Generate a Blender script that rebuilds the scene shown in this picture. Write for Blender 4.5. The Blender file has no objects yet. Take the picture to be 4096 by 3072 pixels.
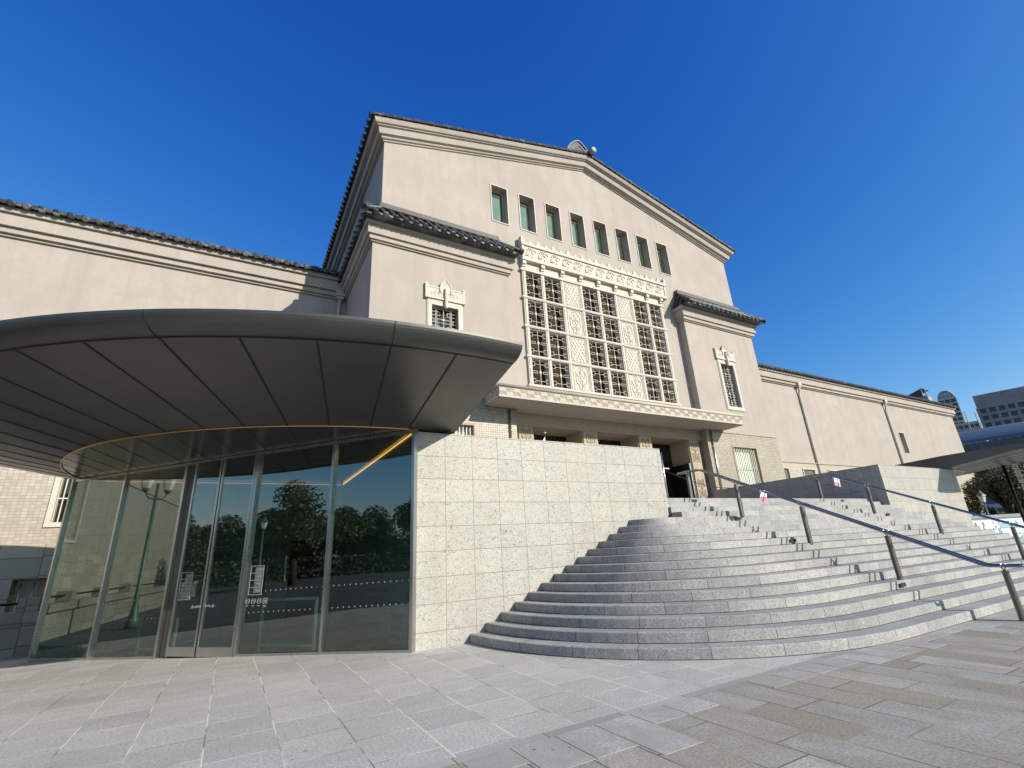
import bpy, math, random
import numpy as np
from mathutils import Vector, Matrix
random.seed(7)
R = math.radians
scn = bpy.context.scene
col = scn.collection

# ------------------------------------------------------------------ camera, world, sun, exposure
cam_d = bpy.data.cameras.new('camera'); cam = bpy.data.objects.new('camera', cam_d); col.objects.link(cam)
scn.camera = cam
cam_d.sensor_width = 36.0; cam_d.lens = 36.0 * 1901.06 / 4096.0
cam_d.clip_start = 0.05; cam_d.clip_end = 3000
yaw, pit, rol = 0.525966737, 0.337980075, -0.0582236861
cy, sy = math.cos(yaw), math.sin(yaw)
f_ = Vector((sy*math.cos(pit), cy*math.cos(pit), math.sin(pit)))
rt = Vector((cy, -sy, 0)); up = rt.cross(f_)
rt2 = rt*math.cos(rol) + up*math.sin(rol); up2 = -rt*math.sin(rol) + up*math.cos(rol)
cam.matrix_world = Matrix(((rt2.x, up2.x, -f_.x, 0), (rt2.y, up2.y, -f_.y, 0), (rt2.z, up2.z, -f_.z, 1.6), (0, 0, 0, 1)))

SUN_EL = R(25.0)
sun_az = math.atan2(0.459, -0.888)            # from +Y clockwise towards +X
w = bpy.data.worlds.new('World'); scn.world = w; w.use_nodes = True
nt = w.node_tree; bg = nt.nodes['Background']
sky = nt.nodes.new('ShaderNodeTexSky'); sky.sky_type = 'NISHITA'; sky.sun_disc = False
sky.sun_elevation = SUN_EL; sky.sun_rotation = sun_az
sky.altitude = 0; sky.air_density = 1.0; sky.dust_density = 1.0; sky.ozone_density = 4.0
sepc = nt.nodes.new('ShaderNodeSeparateColor'); comc = nt.nodes.new('ShaderNodeCombineColor')   # camera colour response of the sky
nt.links.new(sky.outputs[0], sepc.inputs[0])
for ch, (p_, c_, m_) in enumerate(((2.25, .49, 7.0), (1.4, .89, 11.0), (.75, 2.28, 12.0))):
    a_ = nt.nodes.new('ShaderNodeMath'); a_.operation = 'POWER'; a_.inputs[1].default_value = p_; nt.links.new(sepc.outputs[ch], a_.inputs[0])
    b_ = nt.nodes.new('ShaderNodeMath'); b_.operation = 'MULTIPLY'; b_.inputs[1].default_value = c_; nt.links.new(a_.outputs[0], b_.inputs[0])
    d_ = nt.nodes.new('ShaderNodeMath'); d_.operation = 'MINIMUM'; d_.inputs[1].default_value = m_; nt.links.new(b_.outputs[0], d_.inputs[0]); nt.links.new(d_.outputs[0], comc.inputs[ch])
nt.links.new(comc.outputs[0], bg.inputs[0]); bg.inputs[1].default_value = 0.098
sl = bpy.data.lights.new('sun', 'SUN'); sl.energy = 5.0; sl.angle = R(0.53); sl.color = (1.0, 0.925, 0.81)
so = bpy.data.objects.new('sun', sl); col.objects.link(so)
tosun = Vector((0.459*math.cos(SUN_EL), -0.888*math.cos(SUN_EL), math.sin(SUN_EL)))
so.rotation_euler = tosun.to_track_quat('Z', 'Y').to_euler(); so.location = (40, -70, 50)
scn.view_settings.view_transform = 'Standard'; scn.view_settings.look = 'None'
scn.view_settings.exposure = 0.25; scn.view_settings.gamma = 1.0
scn.cycles.use_denoising = True
scn.cycles.max_bounces = 8; scn.cycles.transparent_max_bounces = 12
scn.cycles.sample_clamp_indirect = 6.0

# ------------------------------------------------------------------ helpers
WL = {}
def wl(o): return WL.get(o.name, Vector((0, 0, 0)))
class MB:
    def __init__(s): s.v = []; s.f = []; s.uv = []; s.sm = []
    def poly(s, pts, uv=None, smooth=False):
        n = len(s.v); s.v += [tuple(p) for p in pts]; s.f.append(tuple(range(n, n+len(pts)))); s.uv.append(uv); s.sm.append(smooth)
    def box(s, x0, x1, y0, y1, z0, z1):
        if x0 > x1: x0, x1 = x1, x0
        if y0 > y1: y0, y1 = y1, y0
        if z0 > z1: z0, z1 = z1, z0
        P = [(x0,y0,z0),(x1,y0,z0),(x1,y1,z0),(x0,y1,z0),(x0,y0,z1),(x1,y0,z1),(x1,y1,z1),(x0,y1,z1)]
        for q in ((0,3,2,1),(4,5,6,7),(0,1,5,4),(1,2,6,5),(2,3,7,6),(3,0,4,7)): s.poly([P[i] for i in q])
        return s
    def obox(s, c, ax, ay, az, hx, hy, hz):
        c = Vector(c); ax = Vector(ax)*hx; ay = Vector(ay)*hy; az = Vector(az)*hz
        P = [c-ax-ay-az, c+ax-ay-az, c+ax+ay-az, c-ax+ay-az, c-ax-ay+az, c+ax-ay+az, c+ax+ay+az, c-ax+ay+az]
        for q in ((0,3,2,1),(4,5,6,7),(0,1,5,4),(1,2,6,5),(2,3,7,6),(3,0,4,7)): s.poly([P[i] for i in q])
    def bar(s, a, b, wd, th, nrm=(0,1,0)):   # flat bar from a to b, width wd in plane, thickness th along nrm
        a = Vector(a); b = Vector(b); d = (b-a); L = d.length
        if L < 1e-6: return
        d /= L; n = Vector(nrm).normalized(); t = d.cross(n).normalized()
        s.obox((a+b)/2, d, t, n, L/2, wd/2, th/2)
    def tube(s, pts, rad, n=8, cap=True, smooth=True, closed=False):
        pts = [Vector(p) for p in pts]; m = len(pts)
        if not hasattr(rad, '__len__'): rad = [rad]*m
        rings = []; prev = None
        for i, p in enumerate(pts):
            if closed: d = pts[(i+1) % m]-pts[i-1]
            else: d = pts[min(i+1, m-1)]-pts[max(i-1, 0)]
            d.normalize()
            if prev is None:
                a = Vector((0,0,1)) if abs(d.z) < .9 else Vector((1,0,0)); u = d.cross(a).normalized()
            else:
                u = (prev - d*prev.dot(d)).normalized()
            prev = u; v = d.cross(u)
            rings.append([p+(u*math.cos(2*math.pi*k/n)+v*math.sin(2*math.pi*k/n))*rad[i] for k in range(n)])
        b = len(s.v)
        for r in rings: s.v += [tuple(q) for q in r]
        rr = range(m) if closed else range(m-1)
        for i in rr:
            j = (i+1) % m
            for k in range(n):
                s.f.append((b+i*n+k, b+i*n+(k+1)%n, b+j*n+(k+1)%n, b+j*n+k)); s.uv.append(None); s.sm.append(smooth)
        if cap and not closed:
            s.f.append(tuple(b+k for k in range(n))[::-1]); s.uv.append(None); s.sm.append(False)
            s.f.append(tuple(b+(m-1)*n+k for k in range(n))); s.uv.append(None); s.sm.append(False)
    def ball(s, c, r, n=10, sq=(1,1,1)):
        c = Vector(c); m = n//2
        for i in range(m):
            t0, t1 = math.pi*i/m, math.pi*(i+1)/m
            for k in range(n):
                a0, a1 = 2*math.pi*k/n, 2*math.pi*(k+1)/n
                P = [Vector((math.sin(t)*math.cos(a)*sq[0], math.sin(t)*math.sin(a)*sq[1], math.cos(t)*sq[2]))*r+c for t, a in ((t0,a0),(t1,a0),(t1,a1),(t0,a1))]
                if i == 0: P = P[1:] if False else [P[0], P[1], P[2]]
                elif i == m-1: P = [P[0], P[1], P[3]]
                s.poly(P, smooth=True)
    def build(s, name, mat, parent=None, origin=None, smooth=None):
        if origin is None: origin = wl(parent) if parent else Vector((0,0,0))
        origin = Vector(origin)
        me = bpy.data.meshes.new(name)
        V = [(x-origin.x, y-origin.y, z-origin.z) for x, y, z in s.v]
        me.from_pydata(V, [], s.f); me.materials.append(mat)
        me.polygons.foreach_set('use_smooth', [bool(q) for q in s.sm])
        uvl = me.uv_layers.new(name='UVMap'); data = []
        for fi, p in enumerate(me.polygons):
            ex = s.uv[fi]
            if ex: data += [c for q in ex for c in q]; continue
            n = p.normal
            for vi in p.vertices:
                q = s.v[vi]
                if abs(n.z) > .72: data += [q[0], q[1]]
                else:
                    l = math.hypot(n.x, n.y) or 1; data += [(-n.y*q[0]+n.x*q[1])/l*(1 if -n.y/l > .0 or abs(n.y/l) < .01 else -1), q[2]]
        uvl.data.foreach_set('uv', data)
        me.update()
        o = bpy.data.objects.new(name, me); col.objects.link(o)
        if parent: o.parent = parent; o.location = origin - wl(parent)
        else: o.location = origin
        WL[o.name] = origin
        return o
def thing(name, label, cat, loc=(0,0,0), group=None):
    o = bpy.data.objects.new(name, None); col.objects.link(o); o.location = loc; WL[o.name] = Vector(loc)
    tag(o, label, cat, group); return o
def tag(o, label, cat, group=None, kind=None):
    if label: o['label'] = label
    if cat: o['category'] = cat
    if group: o['group'] = group
    if kind: o['kind'] = kind
    return o
def struct(o): o['kind'] = 'structure'; return o
def copy_tree(o, parent=None, delta=(0,0,0)):
    c = o.copy(); col.objects.link(c); c.parent = parent
    if parent is not None or True: c.location = Vector(o.location) + Vector(delta)
    for ch in list(o.children): copy_tree(ch, c)
    return c
def text(name, body, size, mat, parent, loc, rot, ext=0.003, font_shear=0, align='CENTER'):
    cu = bpy.data.curves.new(name, 'FONT'); cu.body = body; cu.size = size; cu.extrude = ext; cu.align_x = align; cu.align_y = 'CENTER'
    cu.materials.append(mat); o = bpy.data.objects.new(name, cu); col.objects.link(o)
    bpy.context.view_layer.update()
    me = bpy.data.meshes.new_from_object(o.evaluated_get(bpy.context.evaluated_depsgraph_get())); bpy.data.objects.remove(o)
    o = bpy.data.objects.new(name, me); col.objects.link(o)
    o.parent = parent; o.location = Vector(loc)-(wl(parent) if parent else Vector((0,0,0))); o.rotation_euler = rot
    return o

# ------------------------------------------------------------------ materials
class NT:
    def __init__(s, name):
        s.m = bpy.data.materials.new(name); s.m.use_nodes = True; s.t = s.m.node_tree; s.p = s.t.nodes['Principled BSDF']
        s.out = s.t.nodes['Material Output']; s._uv = None
    def n(s, typ, **kw):
        x = s.t.nodes.new(typ)
        for k, v in kw.items(): setattr(x, k, v)
        return x
    def l(s, a, b): s.t.links.new(a, b)
    def uv(s):
        if s._uv is None: s._uv = s.n('ShaderNodeUVMap').outputs[0]
        return s._uv
    def geo(s): return s.n('ShaderNodeNewGeometry').outputs['Position']
    def math(s, op, a, b=None, c=None):
        x = s.n('ShaderNodeMath', operation=op)
        for i, q in enumerate((a, b, c)):
            if q is None: continue
            if hasattr(q, 'is_linked') or hasattr(q, 'links'): s.l(q, x.inputs[i])
            else: x.inputs[i].default_value = q
        return x.outputs[0]
    def noise(s, vec, scale, detail=3, rough=.55, dist=0.0, out='Fac'):
        x = s.n('ShaderNodeTexNoise'); x.inputs['Scale'].default_value = scale; x.inputs['Detail'].default_value = detail
        x.inputs['Roughness'].default_value = rough; x.inputs['Distortion'].default_value = dist
        if vec is not None: s.l(vec, x.inputs['Vector'])
        return x.outputs[out]
    def map(s, vec, sc=(1,1,1), rot=(0,0,0), loc=(0,0,0)):
        x = s.n('ShaderNodeMapping'); x.inputs['Scale'].default_value = sc; x.inputs['Rotation'].default_value = rot; x.inputs['Location'].default_value = loc
        s.l(vec, x.inputs['Vector']); return x.outputs[0]
    def ramp(s, fac, stops, interp='LINEAR'):
        x = s.n('ShaderNodeValToRGB'); e = x.color_ramp.elements; x.color_ramp.interpolation = interp
        while len(e) < len(stops): e.new(.5)
        for q, (p, c) in zip(e, stops): q.position = p; q.color = (*c, 1) if len(c) == 3 else c
        s.l(fac, x.inputs[0]); return x.outputs[0]
    def mix(s, fac, a, b, mode='MIX'):
        x = s.n('ShaderNodeMix', data_type='RGBA', blend_type=mode)
        for sock, q in ((x.inputs[0], fac), (x.inputs[6], a), (x.inputs[7], b)):
            if isinstance(q, (int, float)): sock.default_value = q
            elif isinstance(q, tuple): sock.default_value = (*q, 1) if len(q) == 3 else q
            else: s.l(q, sock)
        return x.outputs[2]
    def bump(s, h, strength=.3, dist=.01):
        x = s.n('ShaderNodeBump'); x.inputs['Strength'].default_value = strength; x.inputs['Distance'].default_value = dist
        s.l(h, x.inputs['Height']); s.l(x.outputs[0], s.p.inputs['Normal'])
    def fin(s, color=None, rough=.7, metal=0.0, spec=None):
        if color is not None:
            if isinstance(color, tuple): s.p.inputs['Base Color'].default_value = (*color, 1)
            else: s.l(color, s.p.inputs['Base Color'])
        if isinstance(rough, (int, float)): s.p.inputs['Roughness'].default_value = rough
        else: s.l(rough, s.p.inputs['Roughness'])
        s.p.inputs['Metallic'].default_value = metal
        if spec is not None: s.p.inputs['Specular IOR Level'].default_value = spec
        return s.m
    def slabs(s, W, L, joint, u0=0.0, v0=0.0, rnd=1.0, swap=False, side_joint=True):
        """columns of width W along u, pieces of length L along v with a random start per column. returns (piece id 0..1, joint mask, column id)"""
        sep = s.n('ShaderNodeSeparateXYZ'); s.l(s.uv(), sep.inputs[0]); u, v = sep.outputs[0], sep.outputs[1]
        if swap: u, v = v, u
        u = s.math('ADD', u, -u0 + 100*W); v = s.math('ADD', v, -v0 + 100*L)
        cu = s.math('DIVIDE', u, W); ci = s.math('FLOOR', cu)
        wn = s.n('ShaderNodeTexWhiteNoise', noise_dimensions='1D'); s.l(ci, wn.inputs['W'])
        v2 = s.math('MULTIPLY_ADD', wn.outputs[0], L*rnd, v) if rnd else v
        cv = s.math('DIVIDE', v2, L); ri = s.math('FLOOR', cv)
        cb = s.n('ShaderNodeCombineXYZ'); s.l(ci, cb.inputs[0]); s.l(ri, cb.inputs[1])
        w2 = s.n('ShaderNodeTexWhiteNoise', noise_dimensions='3D'); s.l(cb.outputs[0], w2.inputs[0])
        def edge(c, W_):
            fr = s.math('FRACT', c); d = s.math('SUBTRACT', .5, s.math('ABSOLUTE', s.math('SUBTRACT', fr, .5)))
            return s.math('MULTIPLY', d, W_)
        eu, ev = edge(cu, W), edge(cv, L)
        dmin = s.math('MINIMUM', eu, ev) if side_joint else ev
        mask = s.math('LESS_THAN', dmin, joint/2)
        return w2.outputs[0], mask, wn.outputs[0]

def M_plaster(name, base=(.42, .368, .322), stain=1.0):
    k = NT(name); g = k.geo()
    a = k.noise(k.map(g, (.22, .22, .5)), 1.0, 5, .6, .6); b = k.noise(k.map(g, (1, 1, .45)), 1.3, 6, .65, .4); c = k.noise(g, 9.0, 4)
    lo = tuple(x*y for x, y in zip(base, (.93, .92, .91))); hi = tuple(min(1, x*y) for x, y in zip(base, (1.05, 1.06, 1.07)))
    col_ = k.ramp(a, [(.3, lo), (.5, base), (.7, hi)])
    col_ = k.mix(k.ramp(b, [(.38, (.5*stain,)*3), (.58, (0,)*3)]), col_, tuple(x*.83 for x in base))
    col_ = k.mix(k.ramp(c, [(.3, (.25,)*3), (.6, (0,)*3)]), col_, tuple(x*.8 for x in base))
    dr = k.noise(k.map(g, (2.6, 2.6, .13)), 1.0, 5, .6)
    col_ = k.mix(k.ramp(dr, [(.50, (0,)*3), (.68, (.42,)*3)]), col_, tuple(x*.80 for x in base))
    sp = k.n('ShaderNodeTexVoronoi'); sp.inputs['Scale'].default_value = .8; k.l(g, sp.inputs['Vector'])
    spot = k.math('LESS_THAN', sp.outputs['Distance'], .035)
    col_ = k.mix(k.math('MULTIPLY', spot, .55), col_, (.22, .18, .14))
    k.bump(k.noise(g, 30, 4), .25, .01)
    return k.fin(col_, .92, spec=.2)
def M_trim(name, base=(.565, .52, .445)):
    k = NT(name); g = k.geo()
    col_ = k.mix(k.ramp(k.noise(g, 3.0, 5), [(.35, (.55,)*3), (.6, (0,)*3)]), base, tuple(x*.82 for x in base))
    k.bump(k.noise(g, 40, 3), .15, .005)
    return k.fin(col_, .8, spec=.25)
def M_simple(name, c, rough=.6, metal=0.0, var=.15, scale=4.0, spec=None):
    k = NT(name); g = k.geo()
    col_ = k.mix(k.ramp(k.noise(g, scale, 4), [(.35, (1,)*3), (.65, (0,)*3)]), c, tuple(x*(1-var) for x in c))
    return k.fin(col_, rough, metal, spec)
def M_granite_wall():
    k = NT('granite_wall')
    idv, mask, _ = k.slabs(.62, .468, .0085, u0=3.07, v0=.28, rnd=0)
    g = k.geo()
    off = k.n('ShaderNodeVectorMath', operation='SCALE'); off.inputs[3].default_value = 7.0
    cb = k.n('ShaderNodeCombineXYZ'); 
    for i in range(3): k.l(idv, cb.inputs[i])
    k.l(cb.outputs[0], off.inputs[0]); vv = k.n('ShaderNodeVectorMath', operation='ADD'); k.l(g, vv.inputs[0]); k.l(off.outputs[0], vv.inputs[1]); v = vv.outputs[0]
    a = k.noise(v, 20, 3.5, .6, 2.2); b = k.noise(k.map(v, (1,1,1.5)), 15, 3, .6, 2.4); c = k.noise(v, 2.2, 3)
    base = k.ramp(c, [(.3, (.42, .37, .295)), (.55, (.45, .415, .35)), (.75, (.415, .395, .345))])
    base = k.mix(k.ramp(a, [(.47, (0,)*3), (.56, (.85,)*3)]), base, (.33, .345, .335))
    base = k.mix(k.ramp(b, [(.56, (0,)*3), (.62, (.9,)*3)]), base, (.12, .13, .125))
    tint = k.ramp(idv, [(0, (.95, .95, .96)), (1, (1.05, 1.04, 1.02))])
    base = k.mix(1.0, base, tint, 'MULTIPLY')
    base = k.mix(mask, base, (.10, .085, .07))
    drip = k.noise(k.map(g, (2.2, 2.2, .16)), 1.0, 4, .6)
    base = k.mix(k.ramp(drip, [(.52, (0,)*3), (.66, (.30,)*3)]), base, (.30, .27, .22))
    foot = k.noise(k.map(g, (.7, .7, .5)), 1.0, 4)
    base = k.mix(k.ramp(foot, [(.55, (0,)*3), (.7, (.22,)*3)]), base, (.46, .34, .20))
    k.bump(k.math('SUBTRACT', a, k.math('MULTIPLY', mask, 2.0)), .25, .006)
    return k.fin(base, .55, spec=.35)
def M_stair():
    k = NT('stair_granite')
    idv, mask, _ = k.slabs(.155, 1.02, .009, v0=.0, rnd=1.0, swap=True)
    g = k.geo()
    a = k.noise(g, 42, 3, .7, .8); b = k.noise(g, 3.0, 4, .6); c = k.noise(k.map(g, (.5,.5,2)), 1.2, 4)
    base = k.ramp(a, [(.32, (.17, .168, .16)), (.5, (.345, .342, .33)), (.66, (.49, .487, .47))])
    base = k.mix(k.ramp(b, [(.4, (.4,)*3), (.62, (0,)*3)]), base, (.235, .232, .222))
    base = k.mix(k.ramp(k.noise(g, 1.1, 5, .65), [(.5, (0,)*3), (.68, (.30,)*3)]), base, (.20, .19, .175))
    vs = k.n('ShaderNodeTexVoronoi'); vs.inputs['Scale'].default_value = 9; k.l(g, vs.inputs['Vector'])
    base = k.mix(k.math('LESS_THAN', vs.outputs['Distance'], .07), base, (.70, .70, .68))
    tint = k.ramp(idv, [(0, (.84, .84, .85)), (.6, (1, .99, .98)), (1, (1.10, 1.07, 1.04))])
    base = k.mix(1.0, base, tint, 'MULTIPLY')
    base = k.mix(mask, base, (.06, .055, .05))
    k.bump(a, .3, .005)
    return k.fin(base, .72, spec=.3)
def M_pave_grey():
    k = NT('paving_grey'); idv, mask, ci = k.slabs(.62, .66, .011, u0=-.02, rnd=1.0)
    g = k.geo(); a = k.noise(g, 38, 3, .7); b = k.noise(k.map(g, (.6, 1.6, 1)), 1.5, 5, .6, .6); d = k.noise(g, .35, 3)
    base = k.ramp(a, [(.32, (.30, .29, .27)), (.5, (.47, .455, .425)), (.68, (.61, .595, .56))])
    base = k.mix(k.ramp(b, [(.36, (.42,)*3), (.62, (0,)*3)]), base, (.38, .36, .33))
    base = k.mix(1.0, base, k.ramp(idv, [(0, (.90, .90, .90)), (1, (1.07, 1.06, 1.05))]), 'MULTIPLY')
    base = k.mix(1.0, base, k.ramp(d, [(.3, (.93, .91, .88)), (.7, (1.04, 1.04, 1.04))]), 'MULTIPLY')
    base = k.mix(k.ramp(k.noise(g, 4.5, 5, .7, .8), [(.52, (0,)*3), (.70, (.35,)*3)]), base, (.33, .31, .285))
    vs = k.n('ShaderNodeTexVoronoi'); vs.inputs['Scale'].default_value = 1.7; k.l(g, vs.inputs['Vector'])
    base = k.mix(k.math('MULTIPLY', k.math('LESS_THAN', vs.outputs['Distance'], .035), .6), base, (.17, .16, .15))
    jn = k.ramp(k.noise(g, 1.3, 2), [(.40, (.17, .15, .13)), (.52, (.72, .67, .58))])
    base = k.mix(mask, base, jn)
    k.bump(a, .35, .006)
    return k.fin(base, .8, spec=.3)
def M_slab_plain():
    k = NT('light_slab'); g = k.geo(); a = k.noise(g, 38, 3, .7); b = k.noise(g, 1.6, 5, .65, .6); c = k.noise(k.map(g, (2.1, .6, 1)), .9, 3)
    base = k.ramp(a, [(.32, (.27, .262, .245)), (.5, (.42, .41, .385)), (.68, (.56, .548, .515))])
    base = k.mix(k.ramp(b, [(.40, (.75,)*3), (.62, (0,)*3)]), base, (.30, .27, .23))
    base = k.mix(k.ramp(c, [(.45, (.5,)*3), (.6, (0,)*3)]), base, (.33, .315, .285))
    k.bump(a, .35, .006); return k.fin(base, .8, spec=.3)
def M_pave_brown():
    k = NT('paving_brown'); idv, mask, ci = k.slabs(.455, .95, .012, u0=3.16, rnd=1.0)
    g = k.geo(); a = k.noise(g, 40, 3, .7); b = k.noise(k.map(g, (1.5, .8, 1)), 1.6, 5, .6, .8)
    spk = k.ramp(a, [(.3, (.66,)*3), (.5, (1,)*3), (.7, (1.28,)*3)])
    base = k.ramp(idv, [(0, (.27, .235, .18)), (.14, (.31, .275, .215)), (.16, (.35, .33, .28)), (.5, (.325, .31, .265)), (.52, (.31, .305, .275)), (.78, (.355, .345, .305)), (.8, (.41, .385, .33)), (1, (.33, .29, .235))])
    base = k.mix(k.ramp(b, [(.38, (.6,)*3), (.64, (0,)*3)]), base, (.25, .22, .18))
    base = k.mix(1.0, base, spk, 'MULTIPLY')
    base = k.mix(mask, base, k.ramp(k.noise(g, 1.0, 2), [(.45, (.07, .06, .045)), (.6, (.33, .25, .16))]))
    k.bump(a, .4, .006)
    return k.fin(base, .8, spec=.3)
def M_tile(name, W=.155, L=.11, joint=.016, base=(.50, .42, .31), dark=(.20, .165, .12), rnd=0.0, glaze=.45):
    k = NT(name); idv, mask, _ = k.slabs(W, L, joint, rnd=rnd)
    g = k.geo()
    b = k.mix(1.0, base, k.ramp(idv, [(0, (.8, .78, .76)), (1, (1.14, 1.13, 1.10))]), 'MULTIPLY')
    b = k.mix(k.ramp(k.noise(g, .8, 4), [(.4, (.4,)*3), (.6, (0,)*3)]), b, tuple(x*.72 for x in base))
    b = k.mix(mask, b, dark)
    k.bump(k.math('SUBTRACT', 1.0, mask), .6, .006)
    return k.fin(b, glaze)
def M_roof():
    k = NT('roof_tile'); g = k.geo()
    vor = k.n('ShaderNodeTexVoronoi'); vor.inputs['Scale'].default_value = 3.2; k.l(g, vor.inputs['Vector'])
    sp = k.n('ShaderNodeSeparateColor'); k.l(vor.outputs['Color'], sp.inputs[0])
    base = k.ramp(sp.outputs[0], [(0, (.014, .015, .017)), (.6, (.030, .031, .035)), (.85, (.06, .062, .068)), (1, (.13, .135, .145))])
    base = k.mix(k.ramp(k.noise(g, 7, 4), [(.5, (0,)*3), (.75, (.4,)*3)]), base, (.085, .08, .07))
    return k.fin(base, .5)
def M_metal(name, c, rough, streak=.12, metal=1.0):
    k = NT(name); g = k.geo()
    r = k.ramp(k.noise(g, 1.5, 3), [(.3, (rough*.9,)*3), (.7, (min(1, rough*1.12),)*3)])
    col_ = k.mix(k.ramp(k.noise(g, 1.2, 4), [(.35, (1,)*3), (.65, (0,)*3)]), c, tuple(x*(1-streak) for x in c))
    return k.fin(col_, r, metal)
def M_glass(name, tint=(.58, .70, .65), ior=2.1, rough=.0):
    k = NT(name)
    fr = k.n('ShaderNodeFresnel'); bf = k.n('ShaderNodeNewGeometry').outputs['Backfacing']
    k.l(k.math('MULTIPLY_ADD', bf, 1/ior-ior, ior), fr.inputs[0])      # the same reflection on both faces of the thin sheet
    tr = k.n('ShaderNodeBsdfTransparent'); tr.inputs[0].default_value = (*tint, 1)
    gl = k.n('ShaderNodeBsdfGlossy'); gl.inputs['Roughness'].default_value = rough; gl.inputs[0].default_value = (.93, .97, .95, 1)
    mx = k.n('ShaderNodeMixShader'); k.l(fr.outputs[0], mx.inputs[0]); k.l(tr.outputs[0], mx.inputs[1]); k.l(gl.outputs[0], mx.inputs[2])
    k.l(mx.outputs[0], k.out.inputs[0]); return k.m
def M_pane(name, c=(.02, .02, .018), ior=1.6, rough=.03):
    k = NT(name); k.p.inputs['IOR'].default_value = ior
    col_ = k.mix(k.ramp(k.noise(k.geo(), 1.5, 3), [(.4, (0,)*3), (.6, (1,)*3)]), c, tuple(x*1.6 for x in c))
    return k.fin(col_, rough)
def M_emit(name, c, e):
    k = NT(name); k.p.inputs['Emission Color'].default_value = (*c, 1); k.p.inputs['Emission Strength'].default_value = e
    return k.fin(c, .5)
def M_leaf(name, c1, c2):
    k = NT(name); g = k.geo()
    oi = k.noise(g, 1.1, 3); col_ = k.ramp(oi, [(.35, c1), (.65, c2)])
    k.p.inputs['Subsurface Weight'].default_value = 0
    return k.fin(col_, .6)

plaster = M_plaster('plaster'); plaster_side = plaster
trim = M_trim('stone_trim'); trim_dim = M_trim('sandstone', (.42, .34, .25))
tile_wall = M_tile('mosaic_tile', .105, .095, .015, (.42, .365, .285), (.16, .135, .10))
tile_wing = M_tile('wing_tile', .155, .105, .016, (.47, .415, .34), (.31, .275, .22))
stone_base = M_tile('base_stone', 1.1, .62, .02, (.42, .365, .275), (.14, .12, .09), rnd=.5, glaze=.85)
stone_shade = M_tile('terrace_stone_shaded', 1.2, .5, .02, (.30, .27, .22), (.10, .09, .075), rnd=.5, glaze=.9)  # terrace wall: darker copy of the base stone, shade put into its colour
roofm = M_roof(); granite = M_granite_wall(); stairm = M_stair(); paveg = M_pave_grey(); paveb = M_pave_brown()
steel = M_metal('brushed_steel', (.56, .55, .53), .28); chrome = M_metal('polished_steel', (.36, .35, .34), .24)
postm = M_metal('post_steel', (.17, .155, .14), .38); canopym = M_metal('canopy_metal', (.115, .114, .108), .42, .08, .75)
soffitm = M_metal('soffit_metal', (.115, .115, .108), .36, .08, .7)
ceilm = M_metal('ceiling_metal', (.13, .125, .112), .20, .05, .75)
dark = M_simple('dark_gap', (.012, .012, .012), .7); darkmetal = M_metal('dark_bronze', (.05, .045, .04), .4)
glass_f = M_glass('entrance_glass'); pane_dark = M_pane('dark_pane'); pane_green = M_pane('green_reflect_pane', (.045, .06, .03), 2.9, .01)  # upper panes: green of the mirrored reveal put into the base colour
pane_brown = M_pane('brown_pane', (.035, .022, .012), 1.25, .02); curtain = M_simple('curtain', (.80, .84, .78), .7, var=.25, scale=2)
gold = M_emit('led_strip', (1.0, .52, .16), 3.0); goldmetal = M_metal('gold_metal', (.75, .42, .14), .3)
decal = M_simple('white_decal', (.36, .37, .37), .6); white = M_simple('white_board', (.80, .80, .80), .6, var=.05)
pink = M_simple('pink_band', (.72, .12, .18), .5); teal = M_simple('teal_paint', (.02, .42, .45), .5); greyp = M_simple('grey_print', (.30, .27, .24), .6, var=.5, scale=9)
bluep = M_simple('blue_print', (.40, .55, .68), .6)
lampg = M_metal('lamp_green_paint', (.10, .18, .15), .45, metal=.2); lampglass = M_simple('lamp_milk_glass', (.70, .74, .70), .25)
barm = M_simple('cream_bars', (.66, .62, .50), .6); bark = M_simple('bark', (.05, .037, .026), .9, var=.4, scale=6)
leaf_a = M_leaf('leaf_dark', (.028, .038, .014), (.065, .075, .028)); leaf_b = M_leaf('leaf_olive', (.055, .058, .018), (.15, .12, .035)); leaf_c = M_leaf('leaf_mid', (.035, .045, .014), (.085, .088, .03))
MATS = dict()

CX, D, DP, YW = 15.95, 17.45, 17.0, 22.5
mx_ = lambda x: 31.9 - x

# ------------------------------------------------------------------ ground
g = MB()
ys = [-400, 4.45, 9.35, 19.0, 40, 900]; zs = [0, 0, 0, -.34, -.34, -.34]
for i in range(5):
    g.poly([(-700, ys[i], zs[i]-.05), (900, ys[i], zs[i]-.05), (900, ys[i+1], zs[i+1]-.05), (-700, ys[i+1], zs[i+1]-.05)])
struct(g.build('ground', M_simple('ground_asphalt', (.085, .083, .08), .9, scale=.3)))
g = MB(); X0, X1 = -6.5, 38
g.poly([(X0, 4.47, 0), (X1, 4.47, 0), (X1, 9.35, 0), (X0, 9.35, 0)]); g.poly([(X0, 9.35, 0), (X1, 9.35, 0), (X1, 19.2, -.345), (X0, 19.2, -.345)])
struct(g.build('plaza_paving', paveg))
g = MB(); g.poly([(X0, -40, 0), (X1, -40, 0), (X1, 4.34, 0), (X0, 4.34, 0)]); struct(g.build('brown_paving', paveb))
g = MB(); g.box(X0, X1, 4.342, 4.468, -.04, .001); struct(g.build('paving_edge_strip', M_tile('edge_strip', .9, .5, .01, (.36, .345, .32), (.10, .09, .08), glaze=.8)))
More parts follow.
